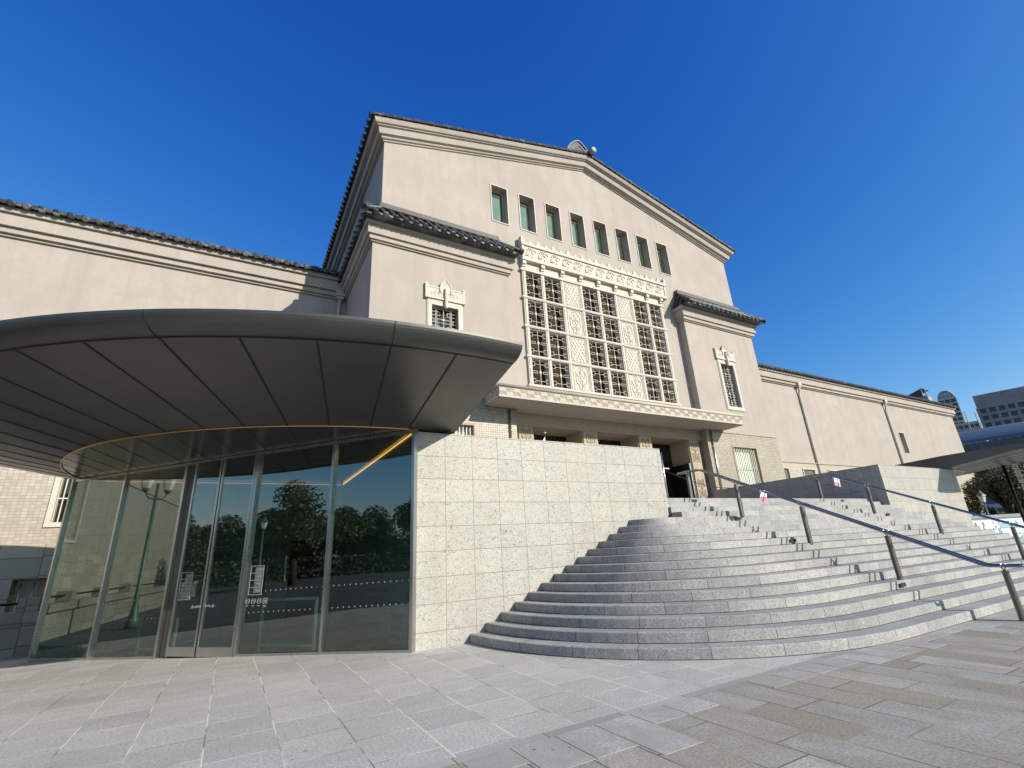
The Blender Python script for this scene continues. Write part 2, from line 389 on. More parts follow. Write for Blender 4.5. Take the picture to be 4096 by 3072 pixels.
# light slabs laid into the first brown rows, as in the photo
g = MB(); x = -10.0
rr = random.Random(5)
while x < 14:
    wds = .455; d = rr.choice([.0, .35, .55, .9, .62])
    if d: g.box(x+.006, x+wds-.006, 4.336-d, 4.336, -.03, .003)
    x += wds
struct(g.build('light_paving_slabs', M_slab_plain()))

g = MB(); rr = random.Random(12)
for i in range(150):
    x_, y_ = rr.uniform(-3, 13), rr.uniform(1.2, 9.0)
    if math.hypot(x_-9.26, y_-9.33) < 5.3 or (x_ > 9 and y_ > 4.1) : continue
    a_ = rr.uniform(0, 6.28); q_ = rr.uniform(.008, .02); u_ = Vector((math.cos(a_), math.sin(a_), 0)); v_ = Vector((-u_.y, u_.x, .4)); p_ = Vector((x_, y_, .006))
    g.poly([p_-u_*q_, p_-v_*q_*.4+Vector((0, 0, .004)), p_+u_*q_, p_+v_*q_*.4])
o_ = g.build('fallen_leaves', M_simple('dry_leaf', (.20, .12, .05), .8)); tag(o_, 'scattered tiny dry leaves and crumbs lying on the plaza paving', 'leaves', None, 'stuff')
# ------------------------------------------------------------------ staircase
stair = thing('staircase', 'broad grey granite staircase with rounded side climbing between two granite walls', 'staircase', (CX, 4.2, 0))
RISE, TR = .155, .337
AX, AY = 9.26, 9.33
def spath(k):
    r = 5.1 - TR*(k-1); P = []; U = []
    n = 26
    y0 = AY - r
    for i in range(n+1):
        a = math.pi + (math.pi/2)*i/n; P.append((AX + r*math.cos(a), AY + r*math.sin(a))); U.append(-(math.pi/2)*r*(1-i/n))
    m = 12
    for i in range(1, m): P.append((AX + (mx_(AX)-AX)*i/m, y0)); U.append((mx_(AX)-AX)*i/m)
    for i in range(n+1):
        a = 1.5*math.pi + (math.pi/2)*i/n; P.append((mx_(AX) + r*math.cos(a), AY + r*math.sin(a))); U.append((mx_(AX)-AX) + (math.pi/2)*r*i/n)
    return P, U, r
CH = .012
for k in range(1, 15):
    b = MB(); P, U, r = spath(k); z1 = RISE*k; z0 = RISE*(k-1) - (.05 if k > 1 else .06)
    vrow = RISE*k - .078; vjoint_shade = RISE*(k-1)+.001  # riser foot takes the joint colour: step joint plus painted tread shade
    def inset(P, d):
        out = []
        for (x, y) in P:
            if x < AX: c = (AX, AY)
            elif x > mx_(AX): c = (mx_(AX), AY)
            else: c = (x, AY)
            l = math.hypot(x-c[0], y-c[1]) or 1; out.append((x+(c[0]-x)*d/l, y+(c[1]-y)*d/l))
        return out
    I = inset(P, CH)
    J = inset(P, TR+.03) if k < 14 else None
    for i in range(len(P)-1):
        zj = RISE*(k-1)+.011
        b.poly([(*P[i], z0), (*P[i+1], z0), (*P[i+1], zj), (*P[i], zj)], uv=[(U[i], vjoint_shade)]*4)
        b.poly([(*P[i], zj), (*P[i+1], zj), (*P[i+1], z1-CH), (*P[i], z1-CH)], uv=[(U[i], vrow), (U[i+1], vrow), (U[i+1], vrow), (U[i], vrow)])
        b.poly([(*P[i], z1-CH), (*P[i+1], z1-CH), (*I[i+1], z1), (*I[i], z1)], uv=[(U[i], vrow), (U[i+1], vrow), (U[i+1], vrow), (U[i], vrow)])
        if k < 14:
            b.poly([(*I[i], z1), (*I[i+1], z1), (*J[i+1], z1), (*J[i], z1)], uv=[(U[i], vrow), (U[i+1], vrow), (U[i+1], vrow), (U[i], vrow)])
    if k == 14: b.poly([(*p, z1) for p in I], uv=[(p[0], vrow) for p in I])
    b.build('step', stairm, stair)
for k in range(15, 19):
    b = MB(); y0 = 4.2 + TR*(k-1); z1 = RISE*k; z0 = RISE*(k-1)-.05; vrow = z1-.078; xa, xb = 10.003, 21.897
    y1 = y0+TR+.03 if k < 18 else 18.9
    zj = RISE*(k-1)+.011; b.poly([(xa, y0, z0), (xb, y0, z0), (xb, y0, zj), (xa, y0, zj)], uv=[(0, RISE*(k-1)+.001)]*4)  # joint line and painted tread shade along the riser foot
    b.poly([(xa, y0, zj), (xb, y0, zj), (xb, y0, z1-CH), (xa, y0, z1-CH)], uv=[(xa-AX, vrow), (xb-AX, vrow), (xb-AX, vrow), (xa-AX, vrow)])
    b.poly([(xa, y0, z1-CH), (xb, y0, z1-CH), (xb, y0+CH, z1), (xa, y0+CH, z1)], uv=[(xa-AX, vrow), (xb-AX, vrow), (xb-AX, vrow), (xa-AX, vrow)])
    b.poly([(xa, y0+CH, z1), (xb, y0+CH, z1), (xb, y1, z1), (xa, y1, z1)], uv=[(xa-AX, vrow), (xb-AX, vrow), (xb-AX, vrow), (xa-AX, vrow)])
    for xx, s in ((xa, 1), (xb, -1)):
        q = [(xx, y0, z0), (xx, y0, z1-CH), (xx, y0+CH, z1), (xx, y1, z1), (xx, y1, z0)]
        b.poly(q if s > 0 else q[::-1], uv=[(c[1], vrow) for c in (q if s > 0 else q[::-1])])
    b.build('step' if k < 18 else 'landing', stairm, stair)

for x_, ks in ((11.74, (4, 10, 14, 18)), (19.78, (4, 10, 14, 18))):
    for k in ks:
        b = MB(); y_ = 4.2+TR*(k-1); b.box(x_-.11, x_+.11, y_-.012, y_-.0005, RISE*(k-1)+.045, RISE*(k-1)+.115); b.build('step_light', dark, stair)
# ------------------------------------------------------------------ granite walls
def granite_wall(mirror, label):
    t = thing('granite_wall', label, 'wall', (mx_(6.5) if mirror else 6.5, 9.4, 0), 'granite walls beside the stairs')
    f = mx_ if mirror else (lambda x: x)
    b = MB(); x0, x1 = f(3.07), f(10.0); b.box(x0, x1, 9.33, 9.73, -.3, 4.05); b.build('front_wall', granite, t)
    b = MB(); b.box(f(9.6), f(10.0)-(.0 if not mirror else 0), 9.735, 17.2, 0, 4.047); b.build('side_wall', granite, t)
granite_wall(False, 'pale granite clad wall between the glass entrance and the stairs, left of the staircase')
granite_wall(True, 'granite clad wall right of the staircase with its dark shaded side face, under the far canopy')

# ------------------------------------------------------------------ entrance pavilion (glass front, round metal canopy)
GC = (3.0, 16.2); RG, RJ, RT_ = 6.88, 9.56, 9.92; ZC, ZJ, ZT = 4.1, 4.70, 4.95
gA, gB = Vector((3.02, 9.31, 0)), Vector((-3.95, 17.18, 0))
gdir = (gB-gA).normalized(); gnorm = Vector((gdir.y, -gdir.x, 0)); 
if gnorm.dot(Vector((-1, -1, 0))) < 0: gnorm = -gnorm
gz_ = lambda y: -.035*max(0, y-9.35)
def pavilion(mirror, label, full=True):
    f = (lambda x: mx_(x)) if mirror else (lambda x: x)
    ZC, ZJ, ZT = (4.06, 4.45, 4.67) if mirror else (4.1, 4.70, 4.95)
    root = thing('entrance_pavilion', label, 'entrance', (f(0), 12.0, -.1), 'glass entrance pavilions under round canopies')
    def F(p): return (f(p[0]), p[1], p[2])
    def fl(pts): return pts[::-1] if mirror else pts
    cut_a = lambda r: -math.acos(.93/r)                                  # right cut plane x = 3.93
    cut_b = lambda r: -(2*math.pi - R(172) + math.asin(.93/r))            # left cut, mirror of the right one
    cut_b = lambda r: -math.pi - R(8) - math.asin(.93/r)
    def pt(r, t, z):
        a0, a1 = cut_a(r), cut_b(r); a = a0 + (a1-a0)*t
        return (f(GC[0]+r*math.cos(a)), GC[1]+r*math.sin(a), z)
    N = 96
    def strip(prof, mat, name, smooth=False, parent=root):
        b = MB()
        for i in range(N):
            t0, t1 = i/N, (i+1)/N
            for (r0, z0), (r1, z1) in zip(prof[:-1], prof[1:]):
                P = [pt(r0, t0, z0), pt(r1, t0, z1), pt(r1, t1, z1), pt(r0, t1, z0)]
                b.poly(P if mirror else P[::-1], smooth=smooth)
        return b
    # outer sloping soffit (cone), edge band, top
    b = strip([(RG, ZC+.004), (RJ-.012, ZJ)], soffitm, 'soffit'); b.build('soffit', soffitm, root)
    prof = [(RJ+.012, ZJ+.004)]
    for i in range(9):
        s = (i+1)/9; prof.append((RJ + (RT_-RJ)*math.sin(s*math.pi/2), ZJ + (ZT-ZJ)*(1-math.cos(s*math.pi/2))))
    b = strip(prof, canopym, 'edge_band', True); b.build('edge_band', canopym, root)
    b = strip([(RT_, ZT+.001), (7.0, ZT-.02), (4.9, ZT-.12), (1.5, ZT-.45)], canopym, 'roof'); b.build('canopy_roof', canopym, root)
    # dark recess line between soffit and band, radial joints
    b = strip([(RJ-.02, ZJ-.006), (RJ+.014, ZJ-.002)], dark, 'gap')
    seams = [R(a) for a in (-90.9, -97.3, -103.7, -110.0, -116.4, -122.8, -129.2, -135.6, -142, -148.4, -154.8, -161.2, -167.6, -174, -180.4, -186.8)]
    def ray(r, a, z): return Vector((f(GC[0]+r*math.cos(a)), GC[1]+r*math.sin(a), z))
    for a in seams:
        n = Vector((0, 0, 1))
        b.bar(ray(RG, a, ZC-.001), ray(RJ, a, ZJ-.001), .032, .008, (0, 0, 1))
    for a in (-85.5, -97.3, -116.4, -135.6, -154.8, -174):
        if a == -85.5: continue
        pp = [ray(r+.002, R(a), z-.003) for r, z in prof]
        b.tube(pp, .007, 5)
    # ceiling joints run on inwards parallel
    for a in seams:
        p = ray(RG-.01, a, ZC-.0015); d = Vector((f(1)-f(0), 0, 0))*.22 + Vector((0, 1, 0))*.97
        p2 = p + d*6.0
        b.bar(p, p2, .014, .004, (0, 0, 1))
    b.build('panel_joints', dark, root)
    # flat ceiling disc
    b = MB(); pts = [pt(RG-.012, i/N, ZC) for i in range(N+1)] + [(f(3.2), 17.9, ZC), (f(3.2), 9.4, ZC)]
    b.poly(fl(pts)); b.build('ceiling', ceilm, root)
    # cut side faces
    for ca in (cut_a, cut_b):
        b = MB(); rr = [(RG, ZC), (RJ, ZJ)] + prof[1:]
        pp = [(f(GC[0]+r*math.cos(ca(r))), GC[1]+r*math.sin(ca(r)), z) for r, z in rr]
        for r9, z9 in ((7.0, ZT-.02), (4.9, ZT-.12), (2.0, ZT-.42), (2.0, ZC)): pp.append((f(GC[0]+r9*math.cos(ca(r9))), GC[1]+r9*math.sin(ca(r9)), z9))
        b.poly(pp); b.build('side_fascia', canopym, root)
    # light strip on the circle where cone and flat ceiling meet, and along the inner walls
    b = MB(); c = []
    for i in range(70):
        a = R(-90) + (R(-188)-R(-90))*i/69; c.append(ray(RG-.005, a, ZC-.008))
    b.tube(c, .016, 6)
    b.build('trim_ring', goldmetal, root)
    if not full: return root
    b = MB(); b.box(3.035, 3.055, 9.45, 17.1, ZC-.04, ZC-.02); b.build('light_strip', M_emit('led_amber', (1.0, .42, .10), 3.0), root)
    b = MB(); b.box(-3.3, 3.0, 17.17, 17.19, ZC-.045, ZC-.025); b.build('light_strip', M_emit('led_dim', (1.0, .45, .20), .7), root)
    # glass front
    ts = [0.0, 1.96, 4.06, 6.30, 8.44, 10.51]
    P = lambda t, off=0.0, z=0.0: gA + gdir*t + gnorm*off + Vector((0, 0, z))
    base = lambda t: gz_((gA+gdir*t).y)
    def obj_bar(b, t, wdt, dep, z0, z1, off=0.0):
        c = P(t, off); b.obox((c.x, c.y, (z0+z1)/2), gdir, gnorm, (0, 0, 1), wdt/2, dep/2, (z1-z0)/2)
    for i, t in enumerate(ts):
        b = MB(); obj_bar(b, t, .062 if i not in (2, 3) else .075, .13, base(t)-.03, ZC-.004); 
        if i == 3:
            b2 = MB(); obj_bar(b2, t-.30, .03, .05, base(t), ZC-.03); b2.build('mullion', steel, root)
            b3 = MB(); obj_bar(b3, t-.165, .24, .02, base(t), ZC-.05, -.03); b3.build('side_panel', postm, root)
        b.build('mullion', steel, root)
    b = MB(); obj_bar(b, 5.255, 10.51, .07, ZC-.075, ZC-.012); b.build('head_rail', steel, root)
    b = MB(); 
    for a_, b_ in ((0, 4.06), (6.3, 10.51)):
        q0, q1 = P(a_), P(b_); b = MB(); b.obox(((q0.x+q1.x)/2, (q0.y+q1.y)/2, (base(a_)+base(b_))/2+.02), (gdir+Vector((0, 0, (base(b_)-base(a_))/(b_-a_)))).normalized(), gnorm, (0, 0, 1), (b_-a_)/2, .05, .028); b.build('sill_rail', steel, root)
    def pane(t0, t1, name, par, z0=None, off=0.0):
        b = MB(); zb = z0 if z0 is not None else min(base(t0), base(t1))
        c = P((t0+t1)/2, off); b.obox((c.x, c.y, (zb+ZC-.06)/2), gdir, gnorm, (0, 0, 1), (t1-t0)/2, .005, (ZC-.06-zb)/2); return b.build(name, glass_f, par)
    for t0, t1 in ((0.03, 1.93), (1.99, 4.02), (6.34, 8.41), (8.47, 10.48)):
        g1 = pane(t0, t1, 'glass_pane', root)
        n = int((t1-t0-.1)/.13); d0 = None
        for zz in (.80, 1.20):
            for j in range(n+1):
                t = t0+.06+.13*j; c = P(t, .010); o3 = Vector((c.x, c.y, base(t)+zz))
                if d0 is None:
                    b = MB(); b.obox(o3, gdir, gnorm, (0, 0, 1), .011, .0015, .011); d0 = b.build('dot_sticker', decal, g1, o3); d0o = o3
                else:
                    q = d0.copy(); col.objects.link(q); q.location = d0.location + (o3-d0o)
    # sliding double door
    dl = []
    for t0, t1 in ((4.10, 5.12), (5.135, 6.0)):
        b = MB(); zb = base(5.1)
        obj_bar(b, t0+.035, .05, .045, zb+.02, ZC-.08, .04); obj_bar(b, t1-.035, .05, .045, zb+.02, ZC-.08, .04)
        obj_bar(b, (t0+t1)/2, t1-t0-.12, .045, zb+.02, zb+.20, .04)
        d = b.build('door', steel, root); pane(t0+.06, t1-.06, 'pane', d, zb+.2, .04); dl.append(d)
    # stickers on the doors and beside them
    def st_rect(t, z, wd, ht, m, par, off=.055):
        b = MB(); c = P(t, off); b.obox((c.x, c.y, base(t)+z), gdir, gnorm, (0, 0, 1), wd/2, .002, ht/2); return b.build('sticker', m, par)
    for tt, par in ((5.72, dl[1]), (3.72, root)):
        b = MB(); c = P(tt, .052)
        for s_ in (-.5, .5): b.obox((c.x+gdir.x*s_*.34, c.y+gdir.y*s_*.34, base(tt)+1.42), gdir, gnorm, (0,0,1), .009, .002, .29)
        for j in range(5): b.obox((c.x, c.y, base(tt)+1.14+.14*j), gdir, gnorm, (0,0,1), .17, .002, .007)
        for j in range(4): b.obox((c.x-gdir.x*.07, c.y-gdir.y*.07, base(tt)+1.21+.14*j), gdir, gnorm, (0,0,1), .055, .002, .012)
        b.build('notice_frame', decal, par)
        st_rect(tt-.05, 1.42, .20, .50, greyp, par, .046)
    rotz = math.atan2(-gdir.y, -gdir.x) if not mirror else math.atan2(gdir.y, gdir.x)
    for tt, body, par in ((5.30, '⚠ ‹AUTO', dl[1]), (4.92, 'AUTO› ⚠', dl[0])):
        c = P(tt, .07); text('door_lettering', body, .062, decal, par, (c.x, c.y, base(tt)+.98), (math.pi/2, 0, rotz))
    b = MB()
    for j in range(3):
        c = P(3.93-.155*j, .012); pts = [c + gdir*(.05*math.cos(q*math.pi/8)) + Vector((0, 0, base(3.9)+1.02+.05*math.sin(q*math.pi/8))) for q in range(16)]
        b.tube(pts, .006, 4, closed=True); b.bar(pts[2], pts[10], .012, .003, gnorm)
        b.obox((c.x, c.y, base(3.9)+.93), gdir, gnorm, (0,0,1), .035, .001, .008)
    c = P(3.93-.155*3, .012); z_ = base(3.9)+1.02
    for sx in (-1, 1): b.obox((c.x+gdir.x*sx*.05, c.y+gdir.y*sx*.05, z_), gdir, gnorm, (0,0,1), .006, .002, .055); b.obox((c.x, c.y, z_+sx*.05), gdir, gnorm, (0,0,1), .055, .002, .006)
    b.obox((c.x, c.y, z_-.1), gdir, gnorm, (0,0,1), .035, .001, .015); b.obox((c.x, c.y, z_-.005), gdir, gnorm, (0,0,1), .018, .002, .028)
    b.build('icon_stickers', decal, root)
    # low guard frames behind the glass
    for t0, t1 in ((2.55, 3.95), (6.45, 7.6)):
        b = MB(); zb = base((t0+t1)/2)
        for t in (t0, t1): obj_bar(b, t, .05, .05, zb, zb+1.0, -.45)
        obj_bar(b, (t0+t1)/2, t1-t0+.05, .05, zb+.96, zb+1.01, -.45); obj_bar(b, (t0+t1)/2, t1-t0+.05, .05, zb+.08, zb+.13, -.45)
        gd = b.build('guard_frame', M_simple('pale_frame', (.62, .64, .60), .4), root)
    # interior: side wall, back wall with dark passage, floor, kick vent, bench rail
    b = MB(); b.box(3.06, 3.30, 9.74, 17.2, -.35, ZC-.005); b.build('inner_side_wall', granite, root)
    b = MB(); b.box(-3.87, 1.6, 17.2, 17.45, -.4, ZC-.005); b.box(1.6, 3.05, 17.2, 17.45, 2.3, ZC-.005); b.box(2.95, 3.05, 17.2, 17.45, -.4, 2.3); b.build('inner_back_wall', granite, root)
    b = MB(); b.box(1.4, 3.2, 17.42, 19.0, -.4, 2.6); b.build('passage', M_simple('passage_dark', (.05, .052, .05), .8), root)
    b = MB(); b.poly([(3.0, 9.40, .006), (3.05, 9.42, .006), (3.05, 17.19, -.262), (-3.86, 17.19, -.262)]); b.build('inner_floor', M_simple('inner_floor', (.11, .115, .11), .45, var=.2, scale=2), root)
    b = MB(); b.box(3.03, 3.055, 10.2, 10.75, .10, .55); b.build('floor_vent', darkmetal, root)
    b = MB(); b.tube([(3.0, 11.2, .95), (3.0, 14.6, .85)], .02, 8); b.box(2.99, 3.05, 11.2, 11.23, .93, .96); b.box(2.99, 3.05, 14.5, 14.53, .84, .87); b.build('wall_rail', darkmetal, root)
    b = MB(); b.box(2.35, 2.65, 15.3, 15.6, -.25, 1.05); b.box(2.0, 3.0, 15.2, 15.7, -.23, -.18); b.build('reception_stand', postm, root)
    return root
pavilion(False, 'glass fronted entrance pavilion under a dark metal round canopy, left of the stairs')
pavilion(True, 'far entrance pavilion under a dark metal canopy behind the right granite wall', full=False)

# ------------------------------------------------------------------ handrails
def handrail():
    t = thing('handrail', 'twin tube steel handrail on posts running down the middle of the stairs, nearer one', 'handrail', (11.95, 3.67, 0), 'steel handrails on the staircase')
    ybase = [(3.67, 0), (5.32, .62), (6.95, 1.395), (8.60, 2.17), (10.18, 2.79)]
    def rz(y):
        if y < 3.86: return .885
        if y > 9.72: return 3.60
        return .885 + (y-3.86)*(3.60-.885)/(9.72-3.86)
    for y, z in ybase:
        b = MB(); zt = rz(y)-.085
        n = 14; ring = [(11.95+.07*math.cos(2*math.pi*i/n), y+.048*math.sin(2*math.pi*i/n)) for i in range(n)]
        for i in range(n):
            p, q = ring[i], ring[(i+1)%n]; b.poly([(*p, z-.03), (*q, z-.03), (*q, zt), (*p, zt)], smooth=True)
        b.poly([(*p, zt) for p in ring]); po = b.build('post', postm, t)
        b = MB()
        for s in (-1, 1):
            b.tube([(11.95, y, zt-.03), (11.95+s*.045, y, zt+.035), (11.95+s*.105, y, zt+.06)], .011, 6); b.ball((11.95+s*.105, y, rz(y)+.022), .016, 8)
        b.build('bracket', chrome, po)
    cl = [(3.46, .885), (3.86, .885), (9.72, 3.60), (10.5, 3.60)]
    pts = []
    for i in range(7): a = math.pi + math.pi*i/6; pts.append((11.95+.105*math.cos(a), 3.46+.09*math.sin(a), .885))
    pts += [(12.055, 3.82, .885), (12.055, 3.90, .90), (12.055, 9.68, 3.585), (12.055, 9.76, 3.60)]
    for i in range(7): a = math.pi*i/6; pts.append((11.95+.105*math.cos(a), 10.45+.09*math.sin(a), 3.60))
    pts += [(11.845, 9.76, 3.60), (11.845, 9.68, 3.585), (11.845, 3.90, .90), (11.845, 3.82, .885)]
    b = MB(); b.tube(pts, .0245, 10, closed=True); b.build('rail', chrome, t)
    return t
h1 = handrail()
h2 = copy_tree(h1, None, (7.0, 0, 0)); h2['label'] = 'twin tube steel handrail on posts, farther one towards the right granite wall'

def rail_sign(loc, label, rot, show):
    t = thing('sign', label, 'sign', loc, 'signs tied to the handrails')
    W_, H_ = .31, .30
    b = MB(); 
    o = b
    b.box(loc[0]-W_/2, loc[0]+W_/2, loc[1]-.004, loc[1]+.004, loc[2]-H_, loc[2]); b.build('board', white, t)
    b = MB(); b.box(loc[0]-W_/2+.012, loc[0]+W_/2-.012, loc[1]-.007, loc[1]-.0045, loc[2]-H_+.012, loc[2]-H_*.55); b.build('pink_band', pink, t)
    text('lettering', '入口↓', .085, white, t, (loc[0], loc[1]-.009, loc[2]-H_*.765), (math.pi/2, 0, 0), .001)
    b = MB(); pts = [(loc[0]-.05+.04*math.cos(q*math.pi/6), loc[1]-.007, loc[2]-.06+.03*math.sin(q*math.pi/6)) for q in range(6, 13)]
    b.tube(pts, .006, 4); b.box(loc[0]+.02, loc[0]+.07, loc[1]-.007, loc[1]-.0045, loc[2]-.075, loc[2]-.055); b.build('emblem', bluep, t)
    t.rotation_euler = rot
rail_sign((11.95, 7.84, 2.74), 'small white and pink sign hanging from the nearer handrail', (R(12), 0, R(4)), 0)
rail_sign((18.95, 9.52, 3.47), 'small white and pink sign hanging from the top of the farther handrail', (R(-8), R(14), R(-8)), 1)

# ------------------------------------------------------------------ museum building
mus = thing('museum_building', 'large beige museum with tiled gable roof, lattice window bay and long wings', 'building', (CX, D, 0))
def wall_holes(b, y, x0, x1, z0, z1, holes, depth=.4, back=None):
    xs = sorted({x0, x1, *[h[0] for h in holes], *[h[1] for h in holes]}); zs = sorted({z0, z1, *[h[2] for h in holes], *[h[3] for h in holes]})
    for i in range(len(xs)-1):
        for j in range(len(zs)-1):
            cx_, cz_ = (xs[i]+xs[i+1])/2, (zs[j]+zs[j+1])/2
            if any(h[0] < cx_ < h[1] and h[2] < cz_ < h[3] for h in holes): continue
            b.poly([(xs[i], y, zs[j]), (xs[i+1], y, zs[j]), (xs[i+1], y, zs[j+1]), (xs[i], y, zs[j+1])])
    for h in holes:
        a, c, d, e = h[:4]; dp = h[4] if len(h) > 4 else depth
        b.poly([(a, y, d), (a, y+dp, d), (a, y+dp, e), (a, y, e)][::-1]); b.poly([(c, y, d), (c, y+dp, d), (c, y+dp, e), (c, y, e)])
        b.poly([(a, y, d), (c, y, d), (c, y+dp, d), (a, y+dp, d)]); b.poly([(a, y, e), (c, y, e), (c, y+dp, e), (a, y+dp, e)][::-1])
XL, XR = 4.0, 27.9; ZE, ZA = 19.94, 23.12
wins = [(9.555+1.672*i, 9.555+1.672*i+.91, 17.42, 19.64, .42) for i in range(8)]
b = MB()
wall_holes(b, D, XL, XR, 0, ZE, wins + [(11.05, 20.75, 8.77, 14.80, .5), (9.95, 21.95, 2.0, 7.42, 1.4)])
b.poly([(XL, D, ZE), (XR, D, ZE), (CX, D, ZA)])
b.poly([(XL, D, 0), (XL, D, ZE), (XL, 46, ZE), (XL, 46, 0)]); b.poly([(XR, D, 0), (XR, 46, 0), (XR, 46, ZE), (XR, D, ZE)])
b.poly([(XL, 46, 0), (XL, 46, ZE), (CX, 46, ZA), (XR, 46, ZE), (XR, 46, 0)])
b.build('wall', plaster, mus)
# pavilion walls (towers either side)
PX0, PX1 = 3.6, 9.93; ZP = 14.0
for mir in (0, 1):
    b = MB(); x0, x1 = (PX0, PX1) if not mir else (mx_(PX1), mx_(PX0))
    wx = (6.16, 7.36) if not mir else (24.45, 25.62)
    wall_holes(b, DP, x0, x1, 7.3, ZP+.2, [(wx[0], wx[1], 8.92, 11.62, .32)])
    for xx, y1 in ((x0, YW if not mir else D), (x1, D if not mir else YW)):
        q = [(xx, DP, 0), (xx, y1, 0), (xx, y1, ZP+.2), (xx, DP, ZP+.2)]; b.poly(q if xx == x1 else q[::-1])
    b.build('tower_wall', plaster, mus)
# wings
WX0, WX1 = -42.6, 74.5
for a, c, mir in ((WX0, 4.0, 0), (27.9, WX1, 1)):
    b = MB(); hol = [(59.15, 60.2, 8.9, 11.05, .5)] if mir else [(mx_(60.2), mx_(59.15), 8.9, 11.05, .5)]
    wall_holes(b, YW, a, c, 7.13, 15.1, hol); e = a if not mir else c
    q = [(e, YW, 0), (e, YW+18, 0), (e, YW+18, 15.1), (e, YW, 15.1)]; b.poly(q if mir else q[::-1])
    for h in hol: b.poly([(h[0], YW+.5, h[2]), (h[1], YW+.5, h[2]), (h[1], YW+.5, h[3]), (h[0], YW+.5, h[3])])
    b.build('wing_wall', plaster, mus)
    b = MB(); h = hol[0]
    for q in ((h[0]-.07, h[0], h[2]-.07, h[3]+.07), (h[1], h[1]+.07, h[2]-.07, h[3]+.07), (h[0], h[1], h[2]-.07, h[2]), (h[0], h[1], h[3], h[3]+.07)): b.box(q[0], q[1], YW-.03, YW+.02, q[2], q[3])
    b.build('window_trim', trim, mus)
    # tile and stone base
    sw = [(37.0, 38.03, 3.4, 6.62, .35), (40.07, 41.68, 3.4, 6.62, .35), (43.8, 45.2, 3.4, 6.62, .35), (48.0, 49.4, 3.4, 6.62, .35), (52.2, 53.6, 3.4, 6.62, .35)] if mir else [(-5.54, -3.9, 3.4, 6.62, .35), (-9.8, -8.2, 3.4, 6.62, .35), (-15.0, -13.4, 3.4, 6.62, .35), (-20, -18.4, 3.4, 6.62, .35)]
    b = MB(); wall_holes(b, YW-.05, a, c, 2.7, 7.13, sw, .35); b.poly([(a, YW-.05, 7.13), (c, YW-.05, 7.13), (c, YW, 7.13), (a, YW, 7.13)])
    e = a if not mir else c
    b.build('tile_cladding', tile_wing, mus)
    b = MB(); dh = [(-6.1, -4.4, -.4, 1.62, .5)] if not mir else []
    wall_holes(b, YW-.09, a, c, -.4, 2.7, dh, .5); b.poly([(a, YW-.09, 2.7), (c, YW-.09, 2.7), (c, YW-.05, 2.7), (a, YW-.05, 2.7)])
    if dh: b.poly([(-6.1, YW+.35, -.4), (-4.4, YW+.35, -.4), (-4.4, YW+.35, 1.62), (-6.1, YW+.35, 1.62)])
    b.build('stone_base', stone_base, mus)
    b = MB(); b.box(a, c, YW-.12, YW-.002, 7.132, 7.21); b.build('string_course', trim_dim, mus)
    for h in sw:
        b = MB(); fw = .16 if not mir else .07
        for q in ((h[0]-fw, h[0], h[2]-fw, h[3]+fw), (h[1], h[1]+fw, h[2]-fw, h[3]+fw), (h[0], h[1], h[2]-fw, h[2]), (h[0], h[1], h[3], h[3]+fw)): b.box(q[0], q[1], YW-.11, YW-.045, q[2], q[3])
        wn = b.build('window', trim, mus)
        b = MB(); b.box(h[0], h[1], YW+.29, YW+.31, h[2], h[3]); b.build('pane', pane_dark, wn)
        b = MB(); n = max(5, int((h[1]-h[0])/.14))
        for i in range(n+1): x = h[0]+(h[1]-h[0])*i/n; b.box(x-.014, x+.014, YW+.02, YW+.045, h[2], h[3])
        b.box(h[0], h[1], YW+.046, YW+.06, 4.2, 4.24); b.build('bars', barm, wn)
b = MB()
for i in range(5): x = -5.9+.32*i; b.tube([(x, YW+.05, -.3), (x, YW+.05, 1.5)], .02, 6)
b.build('iron_bars', steel, mus)

# cornices -----------------------------------------------------
def cornice(path, prof, z0, name='cornice', mat=plaster):
    """path: xy points, outward is to the right of travel; prof: (p, dz)"""
    b = MB(); n = len(path)
    def off(i, p):
        x, y = path[i]
        def nr(a, c): dx, dy = c[0]-a[0], c[1]-a[1]; l = math.hypot(dx, dy); return (dy/l, -dx/l)
        if i == 0: nx, ny = nr(path[0], path[1]); return (x+nx*p, y+ny*p)
        if i == n-1: nx, ny = nr(path[-2], path[-1]); return (x+nx*p, y+ny*p)
        a = nr(path[i-1], path[i]); c = nr(path[i], path[i+1]); k = 1+a[0]*c[0]+a[1]*c[1]
        return (x+(a[0]+c[0])*p/k, y+(a[1]+c[1])*p/k)
    for i in range(n-1):
        for (p0, d0), (p1, d1) in zip(prof[:-1], prof[1:]):
            A, B, C_, E_ = off(i, p0), off(i+1, p0), off(i+1, p1), off(i, p1)
            b.poly([(*A, z0+d0), (*B, z0+d0), (*C_, z0+d1), (*E_, z0+d1)])
    for i in (0, n-1):
        q = [(*off(i, p), z0+d) for p, d in prof]; b.poly(q if i else q[::-1])
    return b.build(name, mat, mus)
PROF_P = [(0, 0), (.08, 0), (.08, .07), (.16, .07), (.16, .27), (.25, .27), (.26, .68), (.35, .68), (.38, .84), (0, .84)]
cornice([(PX0, YW), (PX0, DP), (PX1, DP), (PX1, D)], PROF_P, ZP)
cornice([(mx_(PX1), D), (mx_(PX1), DP), (mx_(PX0), DP), (mx_(PX0), YW)], PROF_P, ZP)
PROF_W = [(0, 0), (.10, 0), (.10, .10), (.22, .10), (.22, .33), (.35, .33), (.35, .86), (.47, .86), (.50, 1.06), (0, 1.06)]
cornice([(WX0, YW+18), (WX0, YW), (PX0-.0, YW)], PROF_W, 14.02); cornice([(mx_(PX0), YW), (WX1, YW), (WX1, YW+18)], PROF_W, 14.02)
